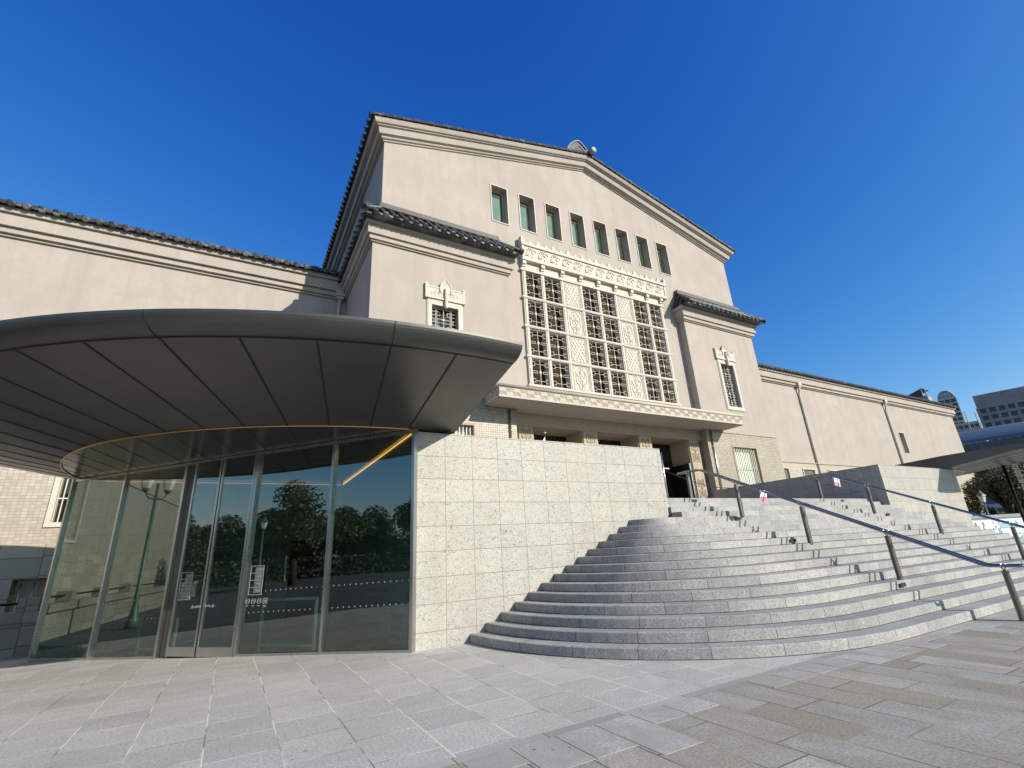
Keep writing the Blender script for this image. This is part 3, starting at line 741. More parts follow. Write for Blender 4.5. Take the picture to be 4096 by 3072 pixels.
PROF_G = [(0, 0), (.07, 0), (.07, .07), (.15, .07), (.19, .16), (.30, .16), (.36, .46), (.45, .46), (.45, .51), (.53, .51), (.56, .56), (.62, .70), (0, .70)]
b = MB()
def gpt(j, p, d): return [(XL-p, 46, ZE+d), (XL-p, D-p, ZE+d), (CX, D-p, ZA+d), (XR+p, D-p, ZE+d), (XR+p, 46, ZE+d)][j]
for j in range(4):
    for (p0, d0), (p1, d1) in zip(PROF_G[:-1], PROF_G[1:]): b.poly([gpt(j, p0, d0), gpt(j+1, p0, d0), gpt(j+1, p1, d1), gpt(j, p1, d1)])
b.build('gable_cornice', plaster, mus)

# roofs ---------------------------------------------------------
def roll(b, p0, p1, r=.085, seg=1, n=8, disc=True):
    p0, p1 = Vector(p0), Vector(p1); d = (p1-p0); L = d.length; d.normalize()
    pts, rad = [], []
    for i in range(seg):
        a = p0 + d*(L*i/seg); c = p0 + d*(L*(i+1)/seg-.004)
        pts += [a, c]; rad += [r*1.12 if seg > 1 else r, r*.92 if seg > 1 else r]
    b.tube(pts, rad, n)
    if disc:
        q = p0 - d*.02; b.tube([q-d*.055, q-d*.03, q+d*.05], [r*.95, r*1.42, r*1.42], 12)
def drip(b, a, c, dip=.075, th=.03, fwd=(0, -1, 0)):
    a, c = Vector(a), Vector(c); n = 6; top = a; 
    pts = [a.lerp(c, i/n) - Vector((0, 0, dip*math.sin(math.pi*i/n))) for i in range(n+1)]
    b.tube(pts, .022, 5)
    b.poly([a+Vector((0,0,.04))] + [p for p in pts] + [c+Vector((0,0,.04))])
# main roof
zr0 = ZE+.72; zr1 = ZA+.72; sl_ = (zr1-zr0)/(CX-(XL-.62))
b = MB()
for s in (0, 1):
    f = (lambda x: x) if not s else mx_
    xe = XL-.72; ze = zr0-.02
    for za, zb_ in ((0, 0),):
        q = [(f(xe), D-.66, ze), (f(CX), D-.66, zr1+.02), (f(CX), 46, zr1+.02), (f(xe), 46, ze)]; b.poly([(x, y, z+.12) for x, y, z in q] if s == 0 else [(x, y, z+.12) for x, y, z in q][::-1])
        b.poly([(x, y, z) for x, y, z in q]); b.poly([q[0], (q[0][0], q[0][1], q[0][2]+.12), (q[1][0], q[1][1], q[1][2]+.12), q[1]]); b.poly([q[3], q[0], (q[0][0], q[0][1], q[0][2]+.12), (q[3][0], q[3][1], q[3][2]+.12)])
    y = D-.45
    while y < 45.5:
        roll(b, (f(xe-.05), y, ze+.12), (f(CX-.3), y, zr1+.06), .10, 1, 8); y += .43
    # verge tiles along the gable edge
    n = 34; 
    for i in range(n):
        t0, t1 = i/n, (i+1)/n-.002; hh = .17 + (.03 if i % 2 else 0)
        P0 = Vector((f(xe), 0, ze)).lerp(Vector((f(CX), 0, zr1+.02)), t0); P1 = Vector((f(xe), 0, ze)).lerp(Vector((f(CX), 0, zr1+.02)), t1)
        q = [(P0.x, D-.70-.012*(i % 2), P0.z+.0), (P1.x, D-.70, P1.z+.0), (P1.x, D-.66, P1.z+hh), (P0.x, D-.66-.012*(i % 2), P0.z+hh)]
        b.poly(q if s == 0 else q[::-1]); b.poly([q[3], q[2], (P1.x, D-.3, P1.z+hh+.02), (P0.x, D-.3, P0.z+hh+.02)])
b.tube([(CX, D-.6, zr1+.22), (CX, 46, zr1+.22)], .2, 10)
rf = b.build('roof', roofm, mus)
# ridge end ornament
b = MB(); oy = D+.05
arch = [(-1.0, 0), (-.98, .45), (-.72, .95), (-.3, 1.38), (0, 1.55), (.3, 1.38), (.72, .95), (.98, .45), (1.0, 0)]
arch2 = [(x*.74, z*.76+.02) for x, z in arch]
zo = zr1+.18
b.poly([(CX+x, oy, zo+z) for x, z in arch][::-1]); b.poly([(CX+x*.86, oy+.9, zo+z*.9) for x, z in arch])
for (a, c) in zip(arch[:-1], arch[1:]): b.poly([(CX+a[0], oy, zo+a[1]), (CX+c[0], oy, zo+c[1]), (CX+c[0]*.86, oy+.9, zo+c[1]*.9), (CX+a[0]*.86, oy+.9, zo+a[1]*.9)])
orn = b.build('ridge_ornament', roofm, mus)
tile_lt = M_simple('weathered_tile', (.30, .30, .31), .5, var=.5, scale=8)
b = MB(); b.tube([(CX+x, oy-.04, zo+z) for x, z in arch], .055, 6); b.tube([(CX+x, oy-.03, zo+z) for x, z in arch2], .03, 6)
for r_, zz in ((4, .25), (4, .45), (3, .66), (2, .87)):
    for i in range(r_): b.tube([(CX+(i-(r_-1)/2)*.28+.11*math.cos(a*math.pi/4), oy-.03, zo+zz+.09*math.sin(a*math.pi/4)) for a in range(8)], .025, 5, closed=True)
b.build('rim', tile_lt, orn)
b = MB(); b.tube([(CX+.25, D-1.0, zr1+.25), (CX+.25, D-.96, zr1+.25), (CX+.25, D-.1, zr1+.35)], [.16, .21, .19], 14); b.build('ridge_cap', tile_lt, orn)
# wing roofs
for a, c in ((WX0-.4, PX0-.35), (mx_(PX0-.35), WX1+.5)):
    b = MB(); ye, ze = YW-.62, 15.10
    b.poly([(a, ye, ze+.10), (c, ye, ze+.10), (c, ye+10, ze+3.1), (a, ye+10, ze+3.1)]); b.poly([(a, ye, ze), (c, ye, ze), (c, ye+10, ze+3.0), (a, ye+10, ze+3.0)][::-1])
    b.poly([(a, ye, ze), (c, ye, ze), (c, ye, ze+.10), (a, ye, ze+.10)])
    b.poly([(a, ye+10, ze+3.1), (c, ye+10, ze+3.1), (c, ye+20, ze+.1), (a, ye+20, ze+.1)])
    for e in (a, c): b.poly([(e, ye, ze), (e, ye+10, ze+3.1), (e, ye+20, ze)])
    b.box(a, c, ye+.04, ye+.4, ze+.08, ze+.205)
    x = a+.2
    while x < c-.05:
        b.box(x-.16, x-.06, ye+.02, ye+.3, ze+.2051, ze+.235)
        roll(b, (x, ye-.02, ze+.045), (x, ye+9.8, ze+3.1), .10, 1, 7)
        if x+.435 < c: drip(b, (x+.10, ye-.05, ze+.05), (x+.335, ye-.05, ze+.05))
        x += .435
    b.tube([(a-.1, ye+10, ze+3.25), (c, ye+10, ze+3.25)], .22, 10)
    b.build('wing_roof', roofm, mus)
# tower roofs: front slope, side slope, hip rolls
for mir in (0, 1):
    f = (lambda x: x) if not mir else mx_
    b = MB(); ye, ze, yt, zt = 16.28, 14.86, D-.02, 16.06; xa, xb = PX0-.45, PX1+.30; xta, xtb = 3.98, 9.62
    def P_(x, y, z): return (f(x), y, z)
    Q = [P_(xa, ye, ze), P_(xb, ye, ze), P_(xtb, yt, zt), P_(xta, yt, zt)]; b.poly(Q if not mir else Q[::-1]); 
    Q = [P_(xa, ye, ze), P_(xta, yt, zt), P_(xta, YW, zt), P_(xa, YW, ze)]; b.poly(Q if not mir else Q[::-1])
    Q = [P_(xb, ye, ze), P_(xb, yt, ze), P_(xtb, yt, zt)]; b.poly(Q if not mir else Q[::-1])
    b.poly([P_(xa, ye, ze-.05), P_(xb, ye, ze-.05), P_(xb, D, ze-.05), P_(xa, D, ze-.05)]); b.poly([P_(xa, D, ze-.05), P_(PX0, D, ze-.05), P_(PX0, YW, ze-.05), P_(xa, YW, ze-.05)])
    b.poly([P_(xa, ye, ze-.05), P_(xb, ye, ze-.05), P_(xb, ye, ze), P_(xa, ye, ze)]); b.poly([P_(xa, ye, ze-.05), P_(xa, YW, ze-.05), P_(xa, YW, ze), P_(xa, ye, ze)]); b.poly([P_(xb, ye, ze-.05), P_(xb, yt, ze-.05), P_(xb, yt, ze), P_(xb, ye, ze)])
    x = xa+.36
    while x < xb-.2:
        t = min(1.0, (x-xa)/(xta-xa), (xb-x)/(xb-xtb)); 
        if t > .12: roll(b, P_(x, ye-.04, ze+.055), P_(x, ye+(yt-ye)*t, ze+(zt-ze)*t+.055), .088, max(2, int(8*t)), 8)
        if x+.42 < xb-.1: drip(b, P_(x+.10, ye-.05, ze+.03), P_(x+.32, ye-.05, ze+.03))
        x += .42
    y = ye+.42
    while y < YW-.1:
        t = min(1.0, (y-ye)/(yt-ye)); roll(b, P_(xa-.04, y, ze+.055), P_(xa+(xta-xa)*t, y, ze+(zt-ze)*t+.055), .088, max(2, int(7*t)), 8); y += .42
    y = ye+.42
    while y < yt:
        t = min(1, (y-ye)/(yt-ye))*.9; roll(b, P_(xb+.04, y, ze+.055), P_(xb-(xb-xtb)*t, y, ze+(zt-ze)*t+.055), .088, 3, 8); y += .42
    roll(b, P_(xa-.10, ye-.12, ze+.07), P_(xta, yt, zt+.08), .115, 7, 10); roll(b, P_(xb+.08, ye-.12, ze+.07), P_(xtb, yt, zt+.08), .105, 7, 10)
    b.build('tower_roof', roofm, mus)
    b = MB(); b.box(f(3.88), f(9.74), D-.24, D-.003, 16.02, 16.30); b.box(f(3.84), f(9.78), D-.27, D-.241, 16.04, 16.12); b.build('flashing', M_simple('lead_flashing', (.10, .088, .078), .6, var=.3, scale=5), mus)

# eight upper windows --------------------------------------------
def upper_window(h):
    o = Vector((h[0], D, h[2])); b = MB(); w_ = .055
    for q in ((h[0]-w_, h[0], h[2]-w_, h[3]+w_), (h[1], h[1]+w_, h[2]-w_, h[3]+w_), (h[0], h[1], h[2]-w_, h[2]), (h[0], h[1], h[3], h[3]+w_)): b.box(q[0], q[1], D-.035, D+.02, q[2], q[3])
    wn = b.build('window', trim, mus, o)
    b = MB(); x0, x1, z0, z1 = h[0]+.002, h[1]-.002, h[2]+.002, h[3]-.002; y0, y1 = D+.34, D+.40
    for q in ((x0, x0+.09, z0, z1), (x1-.09, x1, z0, z1), (x0+.09, x1-.09, z0, z0+.07), (x0+.09, x1-.09, z1-.10, z1)): b.box(q[0], q[1], y0, y1, q[2], q[3])
    b.build('frame', steel_dim, wn)
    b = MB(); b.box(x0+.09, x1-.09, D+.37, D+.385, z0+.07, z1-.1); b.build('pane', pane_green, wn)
    b = MB(); b.box(x0+.091, x1-.2, D+.36, D+.369, z1-.38, z1-.101); b.build('blind', dark, wn)
    return wn
steel_dim = M_simple('window_frame_paint', (.38, .36, .30), .5)
w0 = upper_window(wins[0])
for i in range(1, 8): copy_tree(w0, mus, (1.672*i, 0, 0))

# lattice window bay ----------------------------------------------
Y0 = 17.33
ux = lambda i: 11.02 + (20.70-11.02)*i/8.0
rows = [(13.37, 14.80), (11.80, 13.22), (10.24, 11.64), (8.77, 10.08)]
b = MB()
for i in range(9):
    x = ux(i) + (.10 if i == 0 else -.10 if i == 8 else 0); b.box(x-.10, x+.10, Y0, D+.30, 8.77, 14.80)
    b.box(x-.045, x+.045, Y0-.025, Y0-.001, 8.80, 14.78)
for z in (13.295, 11.72, 10.16):
    b.box(10.98, 20.74, Y0-.002, D+.28, z-.075, z+.075)
    b.box(10.93, 20.79, Y0-.06, Y0-.0021, z-.025, z+.055); b.box(10.95, 20.77, Y0-.04, Y0-.0022, z-.06, z-.026)
b.box(10.94, 20.78, Y0-.05, D+.28, 8.66, 8.768); b.box(10.92, 20.80, Y0-.06, D-.001, 14.801, 14.90)
bay = b.build('lattice_window_bay', trim, mus)
# bracket band and frieze
b = MB(); b.box(11.0, 20.72, Y0+.02, D-.001, 14.90, 15.34)
for i in range(9):
    x = ux(i) + (.10 if i == 0 else -.10 if i == 8 else 0)
    for (z0, z1, yy) in ((14.93, 15.02, .05), (15.02, 15.14, .10), (15.14, 15.33, .17)): b.box(x-.10, x+.10, Y0+.02-yy, Y0+.019, z0, z1)
b.build('bracket_band', trim, bay)
b = MB(); fx0, fx1 = 10.98, 21.08
b.box(fx0, fx1, Y0-.20, D-.001, 15.342, 15.43); b.box(fx0+.04, fx1-.04, Y0-.17, D-.001, 15.43, 15.50)
b.box(fx0+.02, fx1-.02, Y0-.14, D-.001, 15.50, 16.22); b.box(fx0-.02, fx1+.02, Y0-.22, D-.001, 16.22, 16.36)
b.box(fx0+.02, fx0+.14, Y0-.18, Y0-.141, 15.50, 16.22); b.box(fx1-.14, fx1-.02, Y0-.18, Y0-.141, 15.50, 16.22)
yy = Y0-.16; n = 13; wd = (fx1-fx0-.36)/n; sub_ = .019
for i in range(n):
    x = fx0+.18+wd*(i+.5)
    for s, zc in ((1, 15.93), (-1, 15.76)):
        b.tube([(x+s*.16+.13*math.cos(a), yy, zc+.12*math.sin(a)) for a in [s*(math.pi*1.5*q/7) for q in range(8)]], sub_, 5)
    b.tube([(x-.34, yy, 15.62), (x-.2, yy, 15.70), (x-.05, yy, 15.86), (x+.1, yy, 16.05), (x+.28, yy, 16.12)], .024, 5)
    for q in range(3): b.bar((x-.05+.12*q, yy, 15.98), (x-.12+.12*q, yy, 16.14), .05, .035)
    b.ball((x-.22, yy, 15.98), .045, 6); b.ball((x+.05, yy, 15.62), .04, 6)
b.build('frieze', trim, bay)
b = MB(); n = 21
for i in range(n+1):
    x = fx0+.08+(fx1-fx0-.16)*i/n; big = (i % 2 == 0); h = .34 if big else .2; w_ = .13 if big else .10
    pts = [(-w_, 0), (-w_*.9, h*.45), (-w_*.35, h*.8), (0, h), (w_*.35, h*.8), (w_*.9, h*.45), (w_, 0)]
    F0 = [(x+a, Y0-.20, 16.36+z) for a, z in pts]; F1 = [(p[0], Y0-.10, p[2]) for p in F0]
    b.poly(F0[::-1]); b.poly(F1)
    for a, c in zip(range(6), range(1, 7)): b.poly([F0[a], F0[c], F1[c], F1[a]])
for s in (fx0-.03, fx1-.12): b.box(s, s+.15, Y0-.22, Y0+.05, 16.361, 16.70)
b.box(fx0, fx1, Y0-.15, Y0+.08, 16.361, 16.45)
b.build('cresting', trim, bay)
# one lattice and its pane, copied
def lattice_at(i, r):
    x0 = ux(i)+(.20 if i == 0 else .10); x1 = ux(i+1)-(.20 if i == 7 else .10); z0, z1 = rows[r]; return x0, x1, z0, z1
x0, x1, z0, z1 = lattice_at(1, 0); cx_, cz_ = (x0+x1)/2, (z0+z1)/2; hw, hh = (x1-x0)/2, (z1-z0)/2
b = MB(); yl = Y0+.06
def seg(*pts, w_=.017):
    for (a, c), (d, e) in zip(pts[:-1], pts[1:]): b.bar((cx_+a*hw, yl, cz_+c*hh), (cx_+d*hw, yl, cz_+e*hh), w_, .03)
seg((0, -1), (0, 1), w_=.022); seg((-.9, .94), (.9, .94), w_=.014)
for s in (-1, 1):
    seg((0, .56), (s*.58, .56), (s*.58, .70), (s*.88, .70)); seg((s*.58, .56), (s*.58, .44), (s*.88, .44))
    seg((s*.95, .07), (s*.32, .07), (s*.32, -.07), (s*.95, -.07))
    seg((0, -.60), (s*.58, -.60), (s*.58, -.46), (s*.88, -.46)); seg((s*.58, -.60), (s*.58, -.72), (s*.88, -.72))
b.obox((cx_, yl-.005, cz_), (1, 0, 0), (0, 1, 0), (0, 0, 1), .07, .02, .03); b.obox((cx_, yl-.005, cz_), (.707, 0, .707), (0, 1, 0), (-.707, 0, .707), .05, .022, .05)
b.obox((cx_, yl-.004, cz_), (1, 0, 0), (0, 1, 0), (0, 0, 1), .03, .02, .10)
lat = b.build('lattice', trim, bay, (cx_, Y0, cz_))
b = MB(); b.box(cx_-hw-.02, cx_+hw+.02, D+.24, D+.26, cz_-hh-.02, cz_+hh+.02); pn = b.build('pane', pane_brown, bay, (cx_, Y0, cz_))
for r in range(4):
    for i in (0, 1, 3, 4, 6, 7):
        if (i, r) == (1, 0): continue
        a, c, d, e = lattice_at(i, r); dl = ((a+c)/2-cx_, 0, (d+e)/2-cz_)
        copy_tree(lat, bay, dl); copy_tree(pn, bay, dl)
for r in range(4):
    for i in (2, 5):
        a, c, d, e = lattice_at(i, r); xm, zm, w2, h2 = (a+c)/2, (d+e)/2, (c-a)/2, (e-d)/2
        b = MB(); b.box(a-.001, c+.001, Y0+.03, Y0+.12, d, e); yq = Y0+.02
        for s in (-1, 1): b.bar((xm+s*(w2-.06), yq, zm-h2+.05), (xm+s*(w2-.06), yq, zm+h2-.05), .03, .03); b.bar((xm-w2+.06, yq, zm+s*(h2-.05)), (xm+w2-.06, yq, zm+s*(h2-.05)), .03, .03)
        if r % 2 == 0:
            def clip(x_, z_, dx, dz):
                t0, t1 = -9, 9
                for o_, d_, h_ in ((x_, dx, w2-.11), (z_, dz, h2-.10)):
                    A, B = (-h_-o_)/d_, (h_-o_)/d_; t0, t1 = max(t0, min(A, B)), min(t1, max(A, B))
                return t0, t1
            for k_ in range(-5, 6):
                for s in (-1, 1):
                    t0, t1 = clip(k_*.21, 0, s*.62, 1.0)
                    if t1-t0 > .1: b.bar((xm+k_*.21+s*.62*t0, yq-.004*s, zm+t0), (xm+k_*.21+s*.62*t1, yq-.004*s, zm+t1), .05 if k_ else .09, .03)
        else:
            rr = random.Random(r*7+i)
            sh = [(-.28, .8), (.28, .8), (.28, .62), (.62, .5), (.62, -.35), (.38, -.6), (.30, -.86), (-.30, -.86), (-.38, -.6), (-.62, -.35), (-.62, .5), (-.28, .62)]
            b.tube([(xm+p[0]*w2, yq, zm+p[1]*h2) for p in sh], .018, 5, closed=True)
            for (px, pz, rx) in ((-.3, .3, .16), (.3, .3, .16), (-.22, -.05, .13), (.22, -.05, .13), (0, .12, .1), (0, -.3, .13), (-.25, -.5, .1), (.25, -.5, .1), (0, .55, .12)):
                st = rr.random()*3; b.tube([(xm+px*w2+rx*.6*math.cos(st+a*.8), yq, zm+pz*h2+rx*.8*math.sin(st+a*.8)) for a in range(7)], .02, 5)
            b.tube([(xm, yq, zm-h2*.8), (xm+.05, yq, zm-.2), (xm-.04, yq, zm+.1), (xm, yq, zm+h2*.7)], .022, 5)
            for sx in (-1, 1):
                for sz in (-1, 1): b.box(xm+sx*w2*.78-.03, xm+sx*w2*.78+.03, yq-.015, Y0+.029, zm+sz*h2*.84-.05, zm+sz*h2*.84+.05)
        b.build('relief_panel', trim, bay)

# tower windows with carved crest -----------------------------------
def tower_window(xa, xb, z0, z1):
    b = MB(); w_ = .17; xm = (xa+xb)/2
    for q in ((xa-w_, xa, z0-.2, z1+.28), (xb, xb+w_, z0-.2, z1+.28), (xa, xb, z0-.2, z0), (xa, xb, z1, z1+.28)): b.box(q[0], q[1], DP-.07, DP+.02, q[2], q[3])
    for q in ((xa-w_-.05, xa-w_, z0-.24, z1+.3), (xb+w_, xb+w_+.05, z0-.24, z1+.3), (xa-w_, xb+w_, z0-.24, z0-.2)): b.box(q[0], q[1], DP-.04, DP+.02, q[2], q[3])
    wn = b.build('window', trim, mus, (xm, DP, z0))
    b = MB(); zc = z1+.29
    b.box(xa-.27, xb+.27, DP-.10, DP-.001, zc, zc+.55); b.box(xa-.31, xb+.31, DP-.14, DP-.001, zc-.03, zc+.04); b.box(xa-.31, xa-.19, DP-.13, DP-.001, zc+.041, zc+.68); b.box(xb+.21, xb+.31, DP-.11, DP-.001, zc+.041, zc+.68)
    b.box(xa-.19, xb+.19, DP-.12, DP-.1001, zc+.50, zc+.56)
    og = [(-.24, .3), (-.26, .55), (-.20, .76), (-.06, .92), (0, 1.0), (.06, .92), (.20, .76), (.26, .55), (.24, .3)]
    b.poly([(xm+x, DP-.115, zc+z) for x, z in og][::-1]); b.tube([(xm+x, DP-.12, zc+z) for x, z in og], .03, 6)
    b.box(xm-.055, xm+.055, DP-.21, DP-.116, zc-.42, zc+.52); b.box(xm-.03, xm+.03, DP-.23, DP-.2101, zc-.40, zc+.5)
    for s in (-1, 1):
        for q in range(3):
            x = xm + s*(.26+.17*q); b.tube([(x+.07*math.cos(a*.9+q), DP-.105, zc+.28+.10*math.sin(a*.9+q)) for a in range(6)], .014, 4); b.bar((x-.04, DP-.105, zc+.12), (x+.05, DP-.105, zc+.2), .03, .02)
    b.bar((xm-.1, DP-.125, zc+.7), (xm, DP-.125, zc+.86), .03, .02); b.bar((xm+.1, DP-.125, zc+.7), (xm, DP-.125, zc+.86), .03, .02)
    b.build('crest', trim, wn)
    b = MB(); y = DP+.16; n = 4
    def s2(x0_, z0_, x1_, z1_, t=.02): b.bar((x0_, y, z0_), (x1_, y, z1_), t, .022)
    wv, hv = xb-xa, z1-z0
    s2(xm, z0, xm, z1, .026); s2(xa+.04, z1-.06, xb-.04, z1-.06); s2(xa+wv*.2, z0, xa+wv*.2, z1); s2(xa+wv*.25, z0, xa+wv*.25, z1); s2(xb-wv*.2, z0, xb-wv*.2, z1); s2(xb-wv*.25, z0, xb-wv*.25, z1)
    z = z1-.2; j = 0
    while z > z0+.1:
        s2(xa, z, xa+wv*(.36 if j % 4 < 2 else .5), z); s2(xb-wv*(.36 if j % 4 < 2 else .5), z, xb, z)
        if j % 2 == 0: s2(xa+wv*(.36 if j % 4 < 2 else .14), z, xa+wv*(.36 if j % 4 < 2 else .14), z-.16); s2(xb-wv*(.36 if j % 4 < 2 else .14), z, xb-wv*(.36 if j % 4 < 2 else .14), z-.16)
        z -= .165; j += 1
    for zq in (z1-.55, z0+.9, z0+.3): b.obox((xm, y-.01, zq), (.707, 0, .707), (0, 1, 0), (-.707, 0, .707), .05, .015, .05)
    b.build('lattice', trim, wn)
    b = MB(); b.box(xa, xb, DP+.29, DP+.31, z0, z1); b.build('pane', pane_dark, wn)
tower_window(6.16, 7.36, 8.92, 11.62); tower_window(24.45, 25.62, 8.92, 11.62)

# tower tile bases, barred windows, balcony, portico ------------------
for mir in (0, 1):
    x0, x1 = (PX0, PX1) if not mir else (mx_(PX1), mx_(PX0)); hx = (5.87, 7.93) if not mir else (23.97, 26.03); hz = (3.55, 6.47)
    b = MB(); wall_holes(b, DP-.04, x0-.03, x1+.03, 0, 7.24, [(hx[0], hx[1], hz[0], hz[1], .40)])
    for xx, d_ in ((x0-.03, -1), (x1+.03, 1)):
        inner = (not mir and d_ > 0) or (mir and d_ < 0); q = [(xx, DP-.04, 0), (xx, D+(.0 if inner else 5), 0), (xx, D+(.0 if inner else 5), 7.24), (xx, DP-.04, 7.24)]; b.poly(q if d_ > 0 else q[::-1])
    b.build('tower_tile_cladding', tile_wall, mus)
    b = MB(); b.box(x0-.07, x1+.07, DP-.08, DP+.2, 7.241, 7.31); b.build('string_course', trim_dim, mus)
    b = MB(); w_ = .07
    for q in ((hx[0]-w_, hx[0], hz[0]-w_, hz[1]+w_), (hx[1], hx[1]+w_, hz[0]-w_, hz[1]+w_), (hx[0], hx[1], hz[0]-w_, hz[0]), (hx[0], hx[1], hz[1], hz[1]+w_)): b.box(q[0], q[1], DP-.07, DP-.03, q[2], q[3])
    wn = b.build('window', trim_dim, mus)
    b = MB(); n = 13
    for i in range(n): x = hx[0]+.1+(hx[1]-hx[0]-.2)*i/(n-1); b.box(x-.019, x+.019, DP+.06, DP+.09, hz[0], hz[1]-.06)
    b.box(hx[0], hx[1], DP+.0901, DP+.105, 5.34, 5.39); b.box(hx[0], hx[1], DP+.0901, DP+.105, 4.34, 4.39); b.build('bars', barm, wn)
    b = MB(); n = 14
    for i in range(n):
        xa_, xb_ = hx[0]+(hx[1]-hx[0])*i/n, hx[0]+(hx[1]-hx[0])*(i+1)/n; ya, yb = DP+.30+.03*(i % 2), DP+.30+.03*((i+1) % 2)
        b.poly([(xa_, ya, hz[0]), (xb_, yb, hz[0]), (xb_, yb, hz[1]), (xa_, ya, hz[1])])
    b.build('curtain', curtain, wn)
    b = MB(); b.box(hx[0], hx[1], DP+.24, DP+.25, hz[0], hz[1]); b.build('pane', M_glass('window_glass', (.93, .96, .94), 1.25), wn)
# balcony
BX0, BX1, BY = 8.42, 23.48, 15.57
b = MB(); b.box(BX0+.06, BX1-.06, BY+.06, D-.002, 7.44, 7.80); b.box(BX0+.10, BX1-.10, BY+.10, D-.002, 7.34, 7.439); b.box(BX0, BX1, BY, D-.002, 7.40, 7.4395) if False else None
b.box(BX0+.02, BX1-.02, BY+.02, BY+.13, 7.36, 7.445); b.box(BX0+.02, BX0+.13, BY+.131, D-.002, 7.36, 7.445); b.box(BX1-.13, BX1-.02, BY+.131, D-.002, 7.36, 7.445)
b.tube([(BX0, BY+.06, 7.86), (BX1, BY+.06, 7.86)], .075, 10); b.tube([(BX0+.03, BY+.03, 7.86), (BX0+.03, D-.1, 7.86)], .075, 10); b.tube([(BX1-.03, BY+.03, 7.86), (BX1-.03, D-.1, 7.86)], .075, 10)
b.box(BX0+.02, BX1-.02, BY+.02, D-.002, 7.801, 7.86)
bal = b.build('balcony', trim_dim2 if False else M_trim('balcony_stone', (.50, .445, .37)), mus)
b = MB(); n = 23; wd = (BX1-BX0-.12)/n
def dia(orig, ax, nrm, wd, zc, hh_):
    o_ = Vector(orig); ax = Vector(ax); 
    def p(u, v): return o_ + ax*u + Vector((0, 0, zc+v)) + Vector(nrm)*.012
    for k_, wb in ((.46, .022), (.26, .02)):
        c = [p(wd*k_, 0), p(0, hh_*k_*2), p(-wd*k_, 0), p(0, -hh_*k_*2)]
        for i in range(4): b.bar(c[i], c[(i+1) % 4], wb, .024, nrm)
    for s in (-1, 1):
        b.bar(p(s*wd*.5, hh_*.5), p(s*wd*.25, hh_*.98), .02, .024, nrm); b.bar(p(s*wd*.5, -hh_*.5), p(s*wd*.25, -hh_*.98), .02, .024, nrm)
    b.bar(p(wd*.5, -hh_), p(wd*.5, hh_), .016, .02, nrm); b.bar(p(-.05, 0), p(.05, 0), .03, .024, nrm)
for i in range(n): dia((BX0+.06+wd*(i+.5), BY+.06, 0), (1, 0, 0), (0, -1, 0), wd, 7.62, .165)
for s, x in ((-1, BX0+.06), (1, BX1-.06)):
    for i in range(3): dia((x, BY+.38+i*.62, 0), (0, 1, 0), (s, 0, 0), .60, 7.62, .165)
b.build('diamond_relief', M_trim('balcony_relief', (.56, .50, .42)), bal)
# portico
b = MB(); b.box(9.965, 21.935, D-.07, D+1.3, 6.78, 7.338); b.box(9.97, 21.93, D-.10, D-.071, 6.78, 6.85); b.box(9.97, 21.93, D-.10, D-.071, 7.22, 7.33); b.build('lintel', trim_dim, mus)
relief_st = M_trim('relief_stone', (.36, .285, .21))
pil = [(10.30, 11.05), (13.82, 14.66), (17.34, 18.18), (20.98, 21.72)]
for a, c in pil:
    b = MB(); b.box(a, c, D-.05, D+1.38, 2.78, 6.779); b.box(a-.05, a-.001, D+.02, D+1.38, 2.78, 6.779); b.box(c+.001, c+.05, D+.02, D+1.38, 2.78, 6.779)
    p_ = b.build('pillar', trim_dim, mus)
    b = MB(); xm = (a+c)/2; yy = D-.065
    def gl(z, flip):
        s = -1 if flip else 1; q = lambda dx, dz, w_, h_: b.box(xm+dx-w_/2, xm+dx+w_/2, yy-.012, D-.051, z+s*dz-h_/2, z+s*dz+h_/2)
        q(-.22, .03, .05, .40); q(.22, .03, .05, .40); q(0, -.15, .44, .05); q(0, .02, .05, .30); q(-.1, .06, .04, .22); q(.1, .06, .04, .22); q(-.16, .21, .10, .05); q(.16, .21, .10, .05); q(0, -.23, .05, .12)
    for zz in ((6.42, 5.88, 5.61), (4.45, 3.95, 3.68)):
        b = MB(); gl(zz[0], 0); gl(zz[1], 1); b.box(a+.06, c-.06, yy-.008, D-.051, zz[2]-.02, zz[2]+.02); b.build('carved_relief', relief_st, p_)
b = MB(); b.box(9.97, 10.24, D+.3, D+1.38, 2.78, 6.779); b.box(21.78, 21.93, D+.3, D+1.38, 2.78, 6.779); b.build('portico_side', trim_dim, mus)
for (a, c) in ((11.10, 13.77), (14.71, 17.29), (18.23, 20.93)):
    b = MB(); yb = D+1.30; b.box(a, c, yb, yb+.08, 2.79, 6.77); dr = b.build('door', M_pane('door_dark', (.008, .008, .007), 1.4, .35), mus)
    b = MB(); n = 12
    for i in range(n+1):
        x = a+(c-a)*i/n; 
        for s in (-1, 1):
            xe = x+s*.75; t = 1.0
            if xe < a: t = (x-a)/.75
            if xe > c: t = (c-x)/.75
            if t > .05: b.bar((x, yb-.03-.01*s, 5.85), (x+s*.75*t, yb-.03-.01*s, 5.85+.9*t), .022, .015)
    b.build('transom_lattice', M_simple('iron', (.10, .085, .06), .5), dr)
    b = MB(); b.box(a, a+1.5, yb-.16, yb-.05, 5.52, 5.80); b.build('header_box', M_simple('header_paint', (.45, .42, .40), .5), dr)
    b = MB(); b.box((a+c)/2-.03, (a+c)/2+.03, yb-.04, yb-.001, 2.8, 5.5); b.box(a+.02, a+.07, yb-.04, yb-.001, 2.8, 5.5); b.build('door_frame', darkmetal, dr)
b = MB(); b.box(20.70, 20.76, D-.02, D+1.25, 2.8, 5.5); b.build('open_door', darkmetal, mus)
